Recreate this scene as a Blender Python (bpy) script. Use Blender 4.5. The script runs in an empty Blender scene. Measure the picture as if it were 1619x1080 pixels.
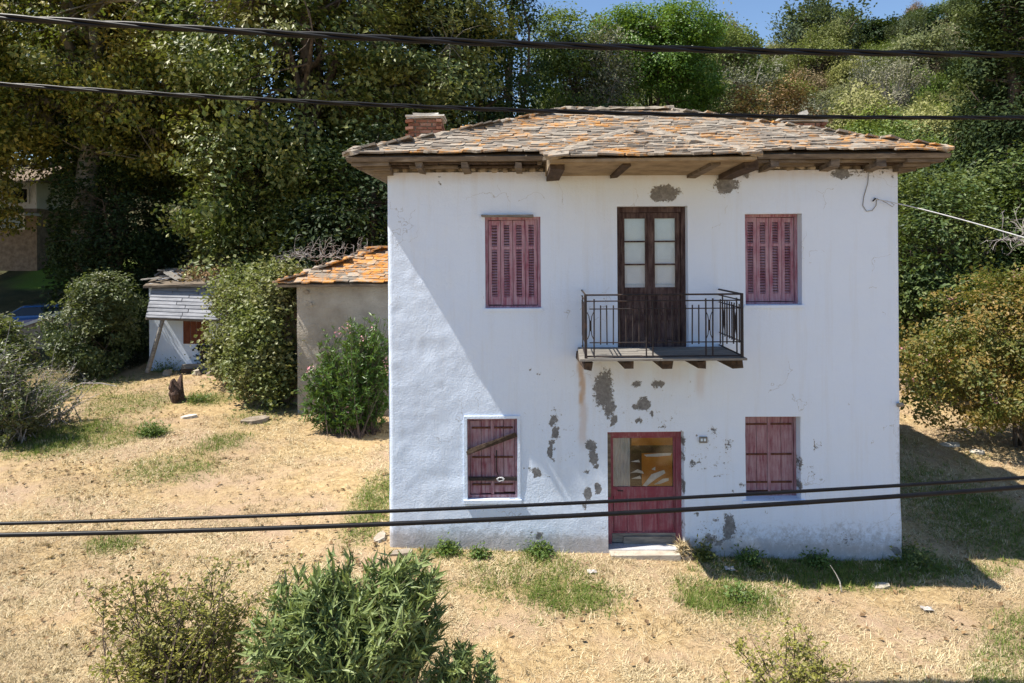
import bpy, math, random
import numpy as np
from mathutils import Matrix, Vector

# ------------------------------------------------------------------ camera, sky, sun, exposure
SC = bpy.context.scene
COL = SC.collection
R = math.radians
F_PX, CX, CY = 1079.0, 809.5, 390.0        # focal length and principal point in photo pixels
CAM_Z, ROLL = 4.8, R(0.4)

cam_data = bpy.data.cameras.new('camera')
cam = bpy.data.objects.new('camera', cam_data); COL.objects.link(cam)
cam_data.sensor_width = 36.0
cam_data.lens = 36.0 * F_PX / 1619.0
cam_data.shift_y = -(540.0 - CY) / 1619.0
cam_data.clip_start = 0.1; cam_data.clip_end = 3000
cam.matrix_world = Matrix.Translation((0, 0, CAM_Z)) @ Matrix.Rotation(R(90), 4, 'X') @ Matrix.Rotation(-ROLL, 4, 'Z')
SC.camera = cam

SUN_TO = Vector((-1.0, -0.17, 1.70)).normalized()       # towards the sun
world = bpy.data.worlds.new('World'); SC.world = world; world.use_nodes = True
wn = world.node_tree
sky = wn.nodes.new('ShaderNodeTexSky'); sky.sky_type = 'NISHITA'; sky.sun_disc = False
sky.sun_elevation = math.asin(SUN_TO.z); sky.sun_rotation = math.atan2(SUN_TO.x, SUN_TO.y) % (2 * math.pi)
sky.air_density = 1.0; sky.dust_density = 0.1; sky.ozone_density = 4.0
bgn = wn.nodes['Background']; bgn.inputs['Strength'].default_value = 0.098
wn.links.new(sky.outputs[0], bgn.inputs['Color'])

sun_d = bpy.data.lights.new('sun', 'SUN'); sun_d.energy = 5.0; sun_d.angle = R(0.53); sun_d.color = (1.0, 0.94, 0.84)
sun = bpy.data.objects.new('sun', sun_d); COL.objects.link(sun)
sun.rotation_euler = SUN_TO.to_track_quat('Z', 'Y').to_euler(); sun.location = (-20, -5, 40)

SC.view_settings.view_transform = 'Standard'; SC.view_settings.look = 'None'
SC.view_settings.gamma = 1.0; SC.view_settings.use_curve_mapping = False
SC.view_settings.exposure = 0.82
SC.cycles.max_bounces = 6; SC.cycles.diffuse_bounces = 2; SC.cycles.glossy_bounces = 2
SC.cycles.transmission_bounces = 4; SC.cycles.transparent_max_bounces = 8
SC.cycles.use_denoising = True

# ------------------------------------------------------------------ pixel helpers
def unroll(px, py):
    x, y = px - CX, CY - py
    c, s = math.cos(ROLL), math.sin(ROLL)
    return x * c + y * s, -x * s + y * c
def P(px, py, Y):
    x, y = unroll(px, py)
    return Vector((x * Y / F_PX, Y, CAM_Z + y * Y / F_PX))

# ------------------------------------------------------------------ noise
def _h(i, j, s):
    v = np.sin(i * 127.1 + j * 311.7 + s * 74.7) * 43758.5453
    return v - np.floor(v)
def vnoise(x, y, s=0):
    x = np.asarray(x, float); y = np.asarray(y, float)
    i, j = np.floor(x), np.floor(y); fx, fy = x - i, y - j
    fx = fx * fx * (3 - 2 * fx); fy = fy * fy * (3 - 2 * fy)
    a, b, c, d = _h(i, j, s), _h(i + 1, j, s), _h(i, j + 1, s), _h(i + 1, j + 1, s)
    return (a * (1 - fx) + b * fx) * (1 - fy) + (c * (1 - fx) + d * fx) * fy
def fbm(x, y, s=0, o=4):
    x = np.asarray(x, float); y = np.asarray(y, float)
    t, a, n = 0, .5, 0
    for k in range(o):
        t = t + a * vnoise(x * 2 ** k, y * 2 ** k, s + k * 3.1); n += a; a *= .5
    return t / n
def sstep(a, b, v):
    t = np.clip((v - a) / (b - a), 0, 1); return t * t * (3 - 2 * t)

# ------------------------------------------------------------------ terrain height
def ground_z(x, y):
    x = np.asarray(x, float); y = np.asarray(y, float)
    z = -.033 * np.clip(x - 1.2, -10, 9)
    z = z + .05 * np.clip(y - 11, 0, 11)
    t = np.clip(y - 22.0, 0, 70)
    t = np.where(t < 6, t * t / 12.0, t - 3.0)
    sl = np.interp(x, [-70, -20, 0, 14, 26, 46, 64, 100], [.20, .23, .29, .345, .41, .465, .54, .56])
    z = z + t * sl
    z = z + sstep(30, 60, y) * (fbm(x * .06, y * .06, 5) - .5) * 5
    z = z + (fbm(x * .5, y * .5, 2, 3) - .5) * .10
    z = z + (fbm(x * 3.0, y * 3.0, 8, 2) - .5) * .035
    return z
def gz(x, y): return float(ground_z(x, y))

# ------------------------------------------------------------------ object helpers
WORLD = {}
def wl(o): return WORLD.get(o.name, Vector((0, 0, 0))) if o else Vector((0, 0, 0))
def tag(o, label=None, cat=None, group=None, kind=None):
    if label: o['label'] = label
    if cat: o['category'] = cat
    if group: o['group'] = group
    if kind: o['kind'] = kind
    return o
def empty(name, loc, label, cat, group=None):
    o = bpy.data.objects.new(name, None); COL.objects.link(o); o.location = loc
    o.empty_display_size = .2
    WORLD[o.name] = Vector(loc)
    return tag(o, label, cat, group)

class Geo:
    """collects vertices and faces; 3 and 4 cornered faces as arrays"""
    def __init__(s): s.V = []; s.Fs = []; s.n = 0
    def add(s, V, F):
        V = np.asarray(V, float).reshape(-1, 3); s.V.append(V)
        if isinstance(F, np.ndarray): s.Fs.append(F + s.n)
        else:
            for k in set(len(f) for f in F):
                s.Fs.append(np.array([f for f in F if len(f) == k], int) + s.n)
        s.n += len(V); return s
    def box(s, a, b, M=None, taper=None):
        x0, y0, z0 = a; x1, y1, z1 = b
        V = np.array([[x0,y0,z0],[x1,y0,z0],[x1,y1,z0],[x0,y1,z0],[x0,y0,z1],[x1,y0,z1],[x1,y1,z1],[x0,y1,z1]], float)
        if M is not None: V = np.array([list(M @ Vector(v)) for v in V])
        return s.add(V, np.array([[0,3,2,1],[4,5,6,7],[0,1,5,4],[1,2,6,5],[2,3,7,6],[3,0,4,7]]))
    def beam(s, p, q, w, h, jit=0, rng=None, up=(0, 0, 1)):
        p, q = Vector(p), Vector(q); d = (q - p).normalized()
        u = Vector(up); side = d.cross(u).normalized(); u = side.cross(d).normalized()
        V = []
        for c in (p, q):
            for a, b in ((-1,-1),(1,-1),(1,1),(-1,1)):
                v = c + side * (a * w / 2) + u * (b * h / 2)
                if jit: v += Vector((rng.uniform(-jit, jit), rng.uniform(-jit, jit), rng.uniform(-jit, jit)))
                V.append(list(v))
        return s.add(V, np.array([[0,1,2,3],[7,6,5,4],[0,4,5,1],[1,5,6,2],[2,6,7,3],[3,7,4,0]]))
    def tube(s, pts, rad, sides=6, cap=True):
        pts = [Vector(p) for p in pts]; n = len(pts)
        if not hasattr(rad, '__len__'): rad = [rad] * n
        V = []; t0 = (pts[1] - pts[0]).normalized()
        a = Vector((0, 0, 1)) if abs(t0.z) < .9 else Vector((1, 0, 0))
        u = t0.cross(a).normalized()
        for i in range(n):
            t = (pts[min(i + 1, n - 1)] - pts[max(i - 1, 0)]).normalized()
            u = (u - t * u.dot(t)).normalized(); w = t.cross(u)
            for k in range(sides):
                an = 2 * math.pi * k / sides
                V.append(list(pts[i] + (u * math.cos(an) + w * math.sin(an)) * rad[i]))
        F = []
        for i in range(n - 1):
            for k in range(sides):
                k2 = (k + 1) % sides
                F.append([i*sides+k, i*sides+k2, (i+1)*sides+k2, (i+1)*sides+k])
        s.add(V, np.array(F))
        if cap:
            for base, rv in ((0, True), ((n - 1) * sides, False)):
                idx = list(range(base, base + sides))
                if rv: idx.reverse()
                s.Fs.append(np.array([idx]) + (s.n - len(V)))
        return s
    def arrays(s):
        return np.concatenate(s.V), s.Fs
    def mesh(s, name, mat, smooth=False, off=(0, 0, 0)):
        V = np.concatenate(s.V) - np.array(off, float)
        me = bpy.data.meshes.new(name)
        me.vertices.add(len(V)); me.vertices.foreach_set('co', V.ravel())
        loops = np.concatenate([f.ravel() for f in s.Fs])
        tot = np.concatenate([np.full(len(f), f.shape[1]) for f in s.Fs])
        st = np.concatenate([[0], np.cumsum(tot)[:-1]])
        me.loops.add(len(loops)); me.loops.foreach_set('vertex_index', loops.astype(np.int32))
        me.polygons.add(len(tot)); me.polygons.foreach_set('loop_start', st.astype(np.int32))
        try: me.polygons.foreach_set('loop_total', tot.astype(np.int32))
        except Exception: pass
        me.polygons.foreach_set('use_smooth', np.full(len(tot), bool(smooth)))
        me.update(calc_edges=True); me.validate()
        if mat: me.materials.append(mat)
        return me
    def build(s, name, mat, parent=None, smooth=False, label=None, cat=None, group=None, kind=None, origin=None):
        off = Vector(origin) if origin is not None else wl(parent)
        me = s.mesh(name, mat, smooth, off)
        o = bpy.data.objects.new(name, me); COL.objects.link(o)
        if parent: o.parent = parent; o.location = off - wl(parent)
        else: o.location = off
        WORLD[o.name] = off.copy()
        return tag(o, label, cat, group, kind)
def piece(name, me, parent, Mw, mat_slot=None):
    """one more object on shared mesh data, world matrix Mw"""
    o = bpy.data.objects.new(name, me); COL.objects.link(o)
    M = Mw.copy(); M.translation = Mw.translation - wl(parent)
    o.parent = parent; o.matrix_basis = M
    return o
def dup(root, loc, rotz=0, scale=1, label=None, group=None, cat=None):
    def cp(o, par):
        c = o.copy(); COL.objects.link(c); c.parent = par
        for ch in KIDS.get(o.name, []): cp(ch, c)
        return c
    KIDS = {}
    for ch in root.children: KIDS.setdefault(root.name, []).append(ch)
    r = cp(root, None)
    r.location = loc; r.rotation_euler = (0, 0, rotz)
    r.scale = (scale,) * 3 if not hasattr(scale, '__len__') else scale
    return tag(r, label, cat, group)

# ------------------------------------------------------------------ materials
def mat_new(name):
    m = bpy.data.materials.new(name); m.use_nodes = True
    nt = m.node_tree; return m, nt, nt.nodes['Principled BSDF']
def N(nt, t, **kw):
    n = nt.nodes.new(t)
    for k, v in kw.items():
        if k in n.inputs: n.inputs[k].default_value = v
        else: setattr(n, k, v)
    return n
def ramp(nt, fac, stops, interp='LINEAR'):
    r = nt.nodes.new('ShaderNodeValToRGB'); cr = r.color_ramp; cr.interpolation = interp
    while len(cr.elements) < len(stops): cr.elements.new(.5)
    for e, (p, c) in zip(cr.elements, stops):
        e.position = p; e.color = (*c, 1) if len(c) == 3 else c
    nt.links.new(fac, r.inputs[0]); return r.outputs[0]
def math_(nt, op, a, b=None, c=None, clamp=False):
    n = nt.nodes.new('ShaderNodeMath'); n.operation = op; n.use_clamp = clamp
    for i, v in enumerate((a, b, c)):
        if v is None: continue
        if isinstance(v, (int, float)): n.inputs[i].default_value = v
        else: nt.links.new(v, n.inputs[i])
    return n.outputs[0]
def mixc(nt, fac, a, b, mode='MIX'):
    n = nt.nodes.new('ShaderNodeMix'); n.data_type = 'RGBA'; n.blend_type = mode
    for sock, v in ((n.inputs[0], fac), (n.inputs[6], a), (n.inputs[7], b)):
        if isinstance(v, (int, float)): sock.default_value = v
        elif isinstance(v, tuple): sock.default_value = (*v, 1)
        else: nt.links.new(v, sock)
    return n.outputs[2]
def noise_(nt, vec, scale, detail=4, rough=.55, sc=None):
    n = N(nt, 'ShaderNodeTexNoise', Scale=scale, Detail=detail, Roughness=rough)
    if vec is not None:
        if sc:
            mp = nt.nodes.new('ShaderNodeMapping'); mp.inputs['Scale'].default_value = sc
            nt.links.new(vec, mp.inputs[0]); vec = mp.outputs[0]
        nt.links.new(vec, n.inputs['Vector'])
    return n.outputs[0]
def pos(nt): return nt.nodes.new('ShaderNodeNewGeometry').outputs['Position']
def objc(nt): return nt.nodes.new('ShaderNodeTexCoord').outputs['Object']
def bump_(nt, h, b, strength=.5, dist=.02):
    n = N(nt, 'ShaderNodeBump', Strength=strength, Distance=dist)
    nt.links.new(h, n.inputs['Height']); nt.links.new(n.outputs[0], b.inputs['Normal']); return n

def leaf_mat(name, cols, trans=.35, rough=.45, patch=None, pscale=.35, objvar=0.0, spec=.4):
    """cols: ramp over a random value per leaf; patch: colour of yellowing/other-toned sprays"""
    m, nt, b = mat_new(name)
    g = nt.nodes.new('ShaderNodeNewGeometry')
    c = ramp(nt, g.outputs['Random Per Island'], [(i / (len(cols) - 1), k) for i, k in enumerate(cols)])
    if patch:
        nz = noise_(nt, g.outputs['Position'], pscale, 3)
        f = math_(nt, 'MULTIPLY', math_(nt, 'SUBTRACT', nz, .47), 5.0, clamp=True)
        c = mixc(nt, math_(nt, 'MULTIPLY', f, .75), c, patch)
    if objvar:
        oi = nt.nodes.new('ShaderNodeObjectInfo')
        hs = nt.nodes.new('ShaderNodeHueSaturation')
        nt.links.new(math_(nt, 'MULTIPLY_ADD', oi.outputs['Random'], .08 * objvar, .5 - .045 * objvar), hs.inputs['Hue'])
        rv = math_(nt, 'FRACT', math_(nt, 'MULTIPLY', oi.outputs['Random'], 17.3))
        nt.links.new(math_(nt, 'MULTIPLY_ADD', rv, .9 * objvar, 1 - .42 * objvar), hs.inputs['Value'])
        rs = math_(nt, 'FRACT', math_(nt, 'MULTIPLY', oi.outputs['Random'], 41.7))
        nt.links.new(math_(nt, 'MULTIPLY_ADD', rs, .7 * objvar, 1 - .5 * objvar), hs.inputs['Saturation'])
        nt.links.new(c, hs.inputs['Color']); c = hs.outputs[0]
    nt.links.new(c, b.inputs['Base Color'])
    b.inputs['Roughness'].default_value = rough; b.inputs['Specular IOR Level'].default_value = spec
    tr = nt.nodes.new('ShaderNodeBsdfTranslucent')
    tc = mixc(nt, .5, c, (.25, .32, .03)); nt.links.new(tc, tr.inputs['Color'])
    mx = nt.nodes.new('ShaderNodeMixShader'); mx.inputs[0].default_value = trans
    nt.links.new(b.outputs[0], mx.inputs[1]); nt.links.new(tr.outputs[0], mx.inputs[2])
    nt.links.new(mx.outputs[0], nt.nodes['Material Output'].inputs['Surface'])
    return m
def rough_mat(name, stops, scale=3, rough=.9, bump=.4, bscale=None, sc=None, dist=.02, spec=.2, objrand=0, world_co=False):
    m, nt, b = mat_new(name)
    v = pos(nt) if world_co else objc(nt)
    nz = noise_(nt, v, scale, 6, .6, sc)
    if objrand:
        oi = nt.nodes.new('ShaderNodeObjectInfo'); g = nt.nodes.new('ShaderNodeNewGeometry')
        r = math_(nt, 'FRACT', math_(nt, 'ADD', oi.outputs['Random'], g.outputs['Random Per Island']))
        nz = math_(nt, 'ADD', nz, math_(nt, 'MULTIPLY', math_(nt, 'SUBTRACT', r, .5), objrand))
    c = ramp(nt, nz, stops); nt.links.new(c, b.inputs['Base Color'])
    b.inputs['Roughness'].default_value = rough; b.inputs['Specular IOR Level'].default_value = spec
    if bump:
        bump_(nt, noise_(nt, v, bscale or scale * 4, 5, .65, sc), b, bump, dist)
    return m
# ------------------------------------------------------------------ the materials
def make_ground_mat():
    m, nt, b = mat_new('dry_ground'); p = pos(nt)
    n1 = noise_(nt, p, .55, 5, .6); n2 = noise_(nt, p, 9, 5, .7); n3 = noise_(nt, p, 60, 3, .6)
    c = ramp(nt, n2, [(.25, (.20, .13, .065)), (.42, (.38, .265, .135)), (.6, (.54, .395, .21)), (.8, (.66, .51, .30))])
    earth = mixc(nt, n3, (.35, .24, .155), (.52, .38, .255))
    c = mixc(nt, math_(nt, 'MULTIPLY', math_(nt, 'SUBTRACT', n1, .45), 6.0, clamp=True), c, earth)
    at = nt.nodes.new('ShaderNodeAttribute'); at.attribute_name = 'zone'
    sp = nt.nodes.new('ShaderNodeSeparateColor'); nt.links.new(at.outputs['Color'], sp.inputs[0])
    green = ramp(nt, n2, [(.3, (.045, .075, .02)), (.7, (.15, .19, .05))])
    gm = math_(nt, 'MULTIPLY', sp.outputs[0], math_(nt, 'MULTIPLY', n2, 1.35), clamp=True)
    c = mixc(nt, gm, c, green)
    brush = ramp(nt, n1, [(.3, (.04, .045, .022)), (.7, (.12, .105, .05))])
    c = mixc(nt, sp.outputs[1], c, brush)
    lawn = mixc(nt, n2, (.10, .18, .025), (.18, .28, .045))
    c = mixc(nt, sp.outputs[2], c, lawn)
    nt.links.new(c, b.inputs['Base Color']); b.inputs['Roughness'].default_value = .95
    b.inputs['Specular IOR Level'].default_value = .1
    bump_(nt, math_(nt, 'ADD', n2, math_(nt, 'MULTIPLY', n3, .6)), b, .9, .05)
    return m
def make_plaster(name, white=(.70, .79, .93), use_attr=True):
    m, nt, b = mat_new(name); p = pos(nt)
    nA = noise_(nt, p, 5, 6, .65); nB = noise_(nt, p, 38, 4, .6); nC = noise_(nt, p, 1.1, 4, .6)
    nS = noise_(nt, p, 2.2, 5, .7, (3.2, 1, .22))                      # drips
    c = mixc(nt, math_(nt, 'MULTIPLY', nC, .5), white, tuple(v * .90 for v in white))
    drip = math_(nt, 'MULTIPLY', math_(nt, 'SUBTRACT', nS, .50), 2.2, clamp=True)
    c = mixc(nt, math_(nt, 'MULTIPLY', drip, .42), c, (.56, .55, .53))
    hgt = math_(nt, 'MULTIPLY', nA, .5)
    hgt = math_(nt, 'ADD', hgt, math_(nt, 'MULTIPLY', nB, .35))
    if use_attr:
        at = nt.nodes.new('ShaderNodeAttribute'); at.attribute_name = 'wear'
        sp = nt.nodes.new('ShaderNodeSeparateColor'); nt.links.new(at.outputs['Color'], sp.inputs[0])
        # rust stains and damp grime
        c = mixc(nt, math_(nt, 'MULTIPLY', sp.outputs[1], math_(nt, 'MULTIPLY_ADD', nS, .9, .25), clamp=True), c, (.48, .31, .17))
        gf = math_(nt, 'ADD', sp.outputs[2], math_(nt, 'MULTIPLY', math_(nt, 'SUBTRACT', noise_(nt, p, 13, 8, .8), .5), 2.3))
        gf = math_(nt, 'MULTIPLY', math_(nt, 'SUBTRACT', gf, .42), 2.2, clamp=True)
        c = mixc(nt, math_(nt, 'MULTIPLY', gf, .60), c, (.30, .30, .30))
        # flaked paint
        fld = math_(nt, 'ADD', sp.outputs[0], math_(nt, 'MULTIPLY', math_(nt, 'SUBTRACT', noise_(nt, p, 7, 9, .8), .5), 1.15))
        fld = math_(nt, 'ADD', fld, math_(nt, 'MULTIPLY', math_(nt, 'SUBTRACT', noise_(nt, p, 28, 5, .65), .5), .55))
        pk = math_(nt, 'MULTIPLY', math_(nt, 'SUBTRACT', fld, .5), 16.0, clamp=True)
        cement = ramp(nt, noise_(nt, p, 16, 7, .75), [(.3, (.115, .115, .118)), (.5, (.19, .19, .195)), (.7, (.29, .29, .295))])
        rim = math_(nt, 'MULTIPLY', math_(nt, 'SUBTRACT', fld, .44), 12.0, clamp=True)
        c = mixc(nt, math_(nt, 'MULTIPLY', rim, .25), c, (.62, .58, .50))
        c = mixc(nt, pk, c, cement)
        hgt = math_(nt, 'SUBTRACT', hgt, math_(nt, 'MULTIPLY', pk, .8))
        # hairline cracks
        vo = N(nt, 'ShaderNodeTexVoronoi', Scale=.8); vo.feature = 'DISTANCE_TO_EDGE'
        wv = nt.nodes.new('ShaderNodeVectorMath'); wv.operation = 'ADD'
        nzc = N(nt, 'ShaderNodeTexNoise', Scale=2.5, Detail=5); nt.links.new(p, nzc.inputs['Vector'])
        nt.links.new(p, wv.inputs[0]); nt.links.new(nzc.outputs[1], wv.inputs[1]); nt.links.new(wv.outputs[0], vo.inputs['Vector'])
        cr = math_(nt, 'LESS_THAN', vo.outputs['Distance'], .0035)
        cr = math_(nt, 'MULTIPLY', cr, math_(nt, 'GREATER_THAN', nC, .55))
        c = mixc(nt, math_(nt, 'MULTIPLY', cr, .55), c, (.35, .34, .33))
    nt.links.new(c, b.inputs['Base Color']); b.inputs['Roughness'].default_value = .85
    b.inputs['Specular IOR Level'].default_value = .15
    bump_(nt, hgt, b, .55, .03)
    return m
def make_slate(name, lichen=.30, orange=(.50, .19, .015), base=None):
    m, nt, b = mat_new(name); p = pos(nt)
    oi = nt.nodes.new('ShaderNodeObjectInfo'); g = nt.nodes.new('ShaderNodeNewGeometry')
    r = math_(nt, 'FRACT', math_(nt, 'ADD', oi.outputs['Random'], g.outputs['Random Per Island']))
    c = ramp(nt, r, base or [(0, (.075, .062, .052)), (.25, (.16, .13, .105)), (.55, (.25, .21, .165)), (.85, (.37, .325, .265)), (1, (.20, .155, .12))])
    n1 = noise_(nt, p, 14, 5, .7)
    c = mixc(nt, math_(nt, 'MULTIPLY', n1, .45), c, (.40, .36, .30))
    c = mixc(nt, math_(nt, 'MULTIPLY', math_(nt, 'SUBTRACT', noise_(nt, p, 26, 5, .7), .48), 3.0, clamp=True), c, (.14, .12, .10))
    n2 = noise_(nt, p, 8.0, 7, .85); n3 = noise_(nt, p, 1.6, 3, .6)
    r2 = math_(nt, 'FRACT', math_(nt, 'MULTIPLY', r, 7.13))
    lf = math_(nt, 'ADD', math_(nt, 'ADD', n2, math_(nt, 'MULTIPLY', n3, .55)), math_(nt, 'MULTIPLY', r2, .07))
    lf = math_(nt, 'MULTIPLY', math_(nt, 'SUBTRACT', lf, 1.03 - lichen), 7.0, clamp=True)
    oc = mixc(nt, noise_(nt, p, 30, 3), orange, (.56, .27, .035))
    c = mixc(nt, math_(nt, 'MULTIPLY', lf, .85), c, oc)
    nt.links.new(c, b.inputs['Base Color']); b.inputs['Roughness'].default_value = .9
    b.inputs['Specular IOR Level'].default_value = .2
    bump_(nt, math_(nt, 'ADD', n1, noise_(nt, p, 45, 4, .6)), b, .6, .015)
    return m
def make_paintwood(name, cols, pale, amt=.5, vertical=True, rough=.75):
    m, nt, b = mat_new(name); p = pos(nt)
    sc = (9, 9, .9) if vertical else (.9, 9, 9)
    n1 = noise_(nt, p, 3, 6, .7, sc); n2 = noise_(nt, p, 2.4, 7, .75); n3 = noise_(nt, p, 12, 4, .6, sc)
    c = ramp(nt, n2, [(.3, cols[0]), (.7, cols[1])])
    f = math_(nt, 'MULTIPLY', math_(nt, 'SUBTRACT', math_(nt, 'ADD', n1, math_(nt, 'MULTIPLY', n2, .4)), .95 - amt * .5), 4.0, clamp=True)
    c = mixc(nt, math_(nt, 'MULTIPLY', f, .8), c, pale)
    c = mixc(nt, math_(nt, 'MULTIPLY', n3, .30), c, tuple(v * .4 for v in cols[0]))
    nt.links.new(c, b.inputs['Base Color']); b.inputs['Roughness'].default_value = rough
    b.inputs['Specular IOR Level'].default_value = .25
    bump_(nt, math_(nt, 'ADD', n1, n3), b, .5, .01)
    return m
M = {}
M['ground'] = make_ground_mat()
M['plaster'] = make_plaster('whitewashed_plaster')
M['plaster_plain'] = make_plaster('whitewash_plain', use_attr=False)
M['slate'] = make_slate('roof_slate', .20)
M['slate_orange'] = make_slate('lichen_slate', .285, (.58, .18, .008))
M['mortar'] = rough_mat('mortar', [(.3, (.19, .16, .125)), (.7, (.36, .31, .25))], 6, .95, .7, 30, world_co=True)
M['soffit'] = rough_mat('soffit_plaster', [(.3, (.17, .125, .08)), (.5, (.29, .225, .15)), (.75, (.40, .33, .235))], 3, .95, .6, 18, world_co=True)
M['old_wood'] = rough_mat('old_timber', [(.3, (.075, .058, .045)), (.55, (.18, .145, .11)), (.8, (.33, .28, .225))], 2.2, .9, .6, 8, world_co=True, sc=(1.2, 4, 6))
M['dark_timber'] = rough_mat('dark_timber', [(.3, (.035, .024, .018)), (.7, (.10, .07, .05))], 3, .85, .6, 12, world_co=True, sc=(5, 1.2, 5))
M['red_louvre'] = make_paintwood('faded_red_louvre', ((.27, .06, .105), (.33, .15, .205)), (.52, .38, .44), .80)
M['red_plank'] = make_paintwood('faded_red_plank', ((.22, .06, .08), (.29, .13, .16)), (.46, .33, .36), .80)
M['red_door'] = make_paintwood('red_door_paint', ((.24, .045, .07), (.29, .10, .125)), (.38, .24, .26), .55)
M['brown_door'] = make_paintwood('dark_brown_door', ((.035, .020, .020), (.075, .040, .040)), (.20, .145, .13), .62)
M['grey_board'] = rough_mat('weathered_board', [(.3, (.13, .12, .11)), (.7, (.30, .28, .25))], 3, .9, .5, 14, world_co=True, sc=(1, 6, 6))
M['iron'] = rough_mat('rusty_iron', [(.35, (.012, .010, .012)), (.6, (.030, .020, .019)), (.8, (.12, .06, .035))], 12, .7, .3, 40, world_co=True, spec=.4)
M['rust'] = rough_mat('rust_strap', [(.3, (.06, .025, .018)), (.7, (.17, .07, .04))], 16, .9, .3, world_co=True)
M['brick'] = rough_mat('old_brick', [(.2, (.17, .075, .048)), (.5, (.28, .125, .08)), (.8, (.40, .23, .165))], 12, .92, .6, 60, world_co=True, objrand=.5)
M['stone'] = rough_mat('rubble_stone', [(.2, (.20, .16, .12)), (.5, (.33, .28, .22)), (.8, (.47, .42, .35))], 5, .95, .6, 25, world_co=True, objrand=.5)
M['pale_stone'] = rough_mat('pale_stone', [(.3, (.42, .39, .34)), (.7, (.66, .62, .55))], 5, .9, .5, 25, world_co=True)
M['shed_render'] = rough_mat('grey_render', [(.25, (.25, .215, .175)), (.5, (.38, .335, .275)), (.8, (.50, .45, .38))], 1.6, .95, .9, 14, world_co=True, dist=.05)
M['white_card'] = rough_mat('white_painted_wood', [(.3, (.60, .71, .80)), (.7, (.70, .80, .87))], 5, .7, .15, world_co=True)
M['curtain'] = rough_mat('lace_curtain', [(.3, (.30, .29, .28)), (.7, (.50, .49, .47))], 9, .95, .4, 50, sc=(6, 6, .7), world_co=True)
M['brown_card'] = rough_mat('brown_hardboard', [(.3, (.33, .11, .012)), (.7, (.46, .17, .02))], 4, .75, .1, world_co=True)
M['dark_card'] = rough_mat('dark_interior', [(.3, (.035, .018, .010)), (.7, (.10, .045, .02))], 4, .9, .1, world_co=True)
M['foil'] = rough_mat('torn_white_plastic', [(.3, (.36, .32, .28)), (.7, (.66, .61, .56))], 9, .45, .6, 20, spec=.5, world_co=True)
M['cable'] = rough_mat('black_cable', [(.3, (.003, .003, .004)), (.7, (.007, .007, .009))], 9, .45, .05, spec=.22, world_co=True)
M['wire'] = rough_mat('pale_wire', [(.3, (.45, .45, .46)), (.7, (.60, .60, .60))], 9, .5, .05, world_co=True)
M['dark_wire'] = rough_mat('grey_wire', [(.3, (.20, .20, .20)), (.7, (.30, .30, .30))], 9, .6, .05, world_co=True)
M['bark'] = rough_mat('bark', [(.3, (.05, .038, .028)), (.7, (.16, .125, .095))], 3, .95, .8, 9, sc=(3, 3, .6), dist=.06, world_co=True)
M['bark_pale'] = rough_mat('plane_bark', [(.3, (.10, .085, .06)), (.55, (.24, .215, .165)), (.75, (.42, .39, .32))], 1.6, .9, .4, 9, dist=.03, world_co=True)
M['twig_grey'] = rough_mat('grey_twig', [(.3, (.20, .175, .16)), (.7, (.40, .365, .34))], 6, .9, .2, world_co=True)
M['twig_dark'] = rough_mat('dark_twig', [(.3, (.055, .04, .035)), (.7, (.15, .11, .09))], 6, .9, .2, world_co=True)
M['stump'] = rough_mat('stump_wood', [(.3, (.045, .028, .022)), (.7, (.17, .11, .085))], 7, .95, .9, 22, dist=.05, world_co=True)
def make_glass():
    m, nt, b = mat_new('window_glass'); nt.nodes.remove(b)
    t = nt.nodes.new('ShaderNodeBsdfTransparent'); t.inputs[0].default_value = (.96, .98, 1.0, 1)
    g = nt.nodes.new('ShaderNodeBsdfGlossy'); g.inputs['Roughness'].default_value = .06
    mx = nt.nodes.new('ShaderNodeMixShader'); fr = N(nt, 'ShaderNodeFresnel', IOR=1.5)
    nt.links.new(math_(nt, 'MULTIPLY_ADD', fr.outputs[0], .7, .03), mx.inputs[0])
    nt.links.new(t.outputs[0], mx.inputs[1]); nt.links.new(g.outputs[0], mx.inputs[2])
    nt.links.new(mx.outputs[0], nt.nodes['Material Output'].inputs['Surface']); return m
M['glass'] = make_glass()
def plain(name, col, rough=.5, spec=.5, metal=0, coat=0):
    m, nt, b = mat_new(name)
    c = mixc(nt, math_(nt, 'MULTIPLY', noise_(nt, pos(nt), 4, 4), .35), col, tuple(v * .7 for v in col))
    nt.links.new(c, b.inputs['Base Color']); b.inputs['Roughness'].default_value = rough
    b.inputs['Specular IOR Level'].default_value = spec; b.inputs['Metallic'].default_value = metal
    b.inputs['Coat Weight'].default_value = coat
    return m
M['car_blue'] = plain('blue_car_paint', (.02, .13, .42), .3, .5, 0, 1)
M['car_white'] = plain('white_car_paint', (.72, .73, .74), .3, .5, 0, 1)
M['car_glass'] = plain('car_glass', (.01, .012, .015), .06, .6)
M['rubber'] = plain('tyre_rubber', (.015, .015, .015), .8, .3)
M['alloy'] = plain('wheel_alloy', (.45, .45, .46), .35, .5, .8)
M['roof_tile'] = rough_mat('terracotta', [(.3, (.15, .11, .085)), (.7, (.27, .215, .17))], 5, .9, .4, world_co=True)
M['far_white'] = rough_mat('far_white_wall', [(.3, (.62, .60, .57)), (.7, (.74, .73, .70))], 2, .9, .2, world_co=True)
M['far_stone'] = rough_mat('far_stone_wall', [(.3, (.16, .115, .085)), (.7, (.36, .28, .21))], 4, .95, .6, 10, world_co=True)
M['shingle'] = rough_mat('grey_shingle', [(.25, (.14, .145, .16)), (.5, (.24, .245, .265)), (.8, (.36, .365, .39))], 2.5, .85, .5, 12, world_co=True, sc=(1, 4, 4), objrand=.25)
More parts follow.
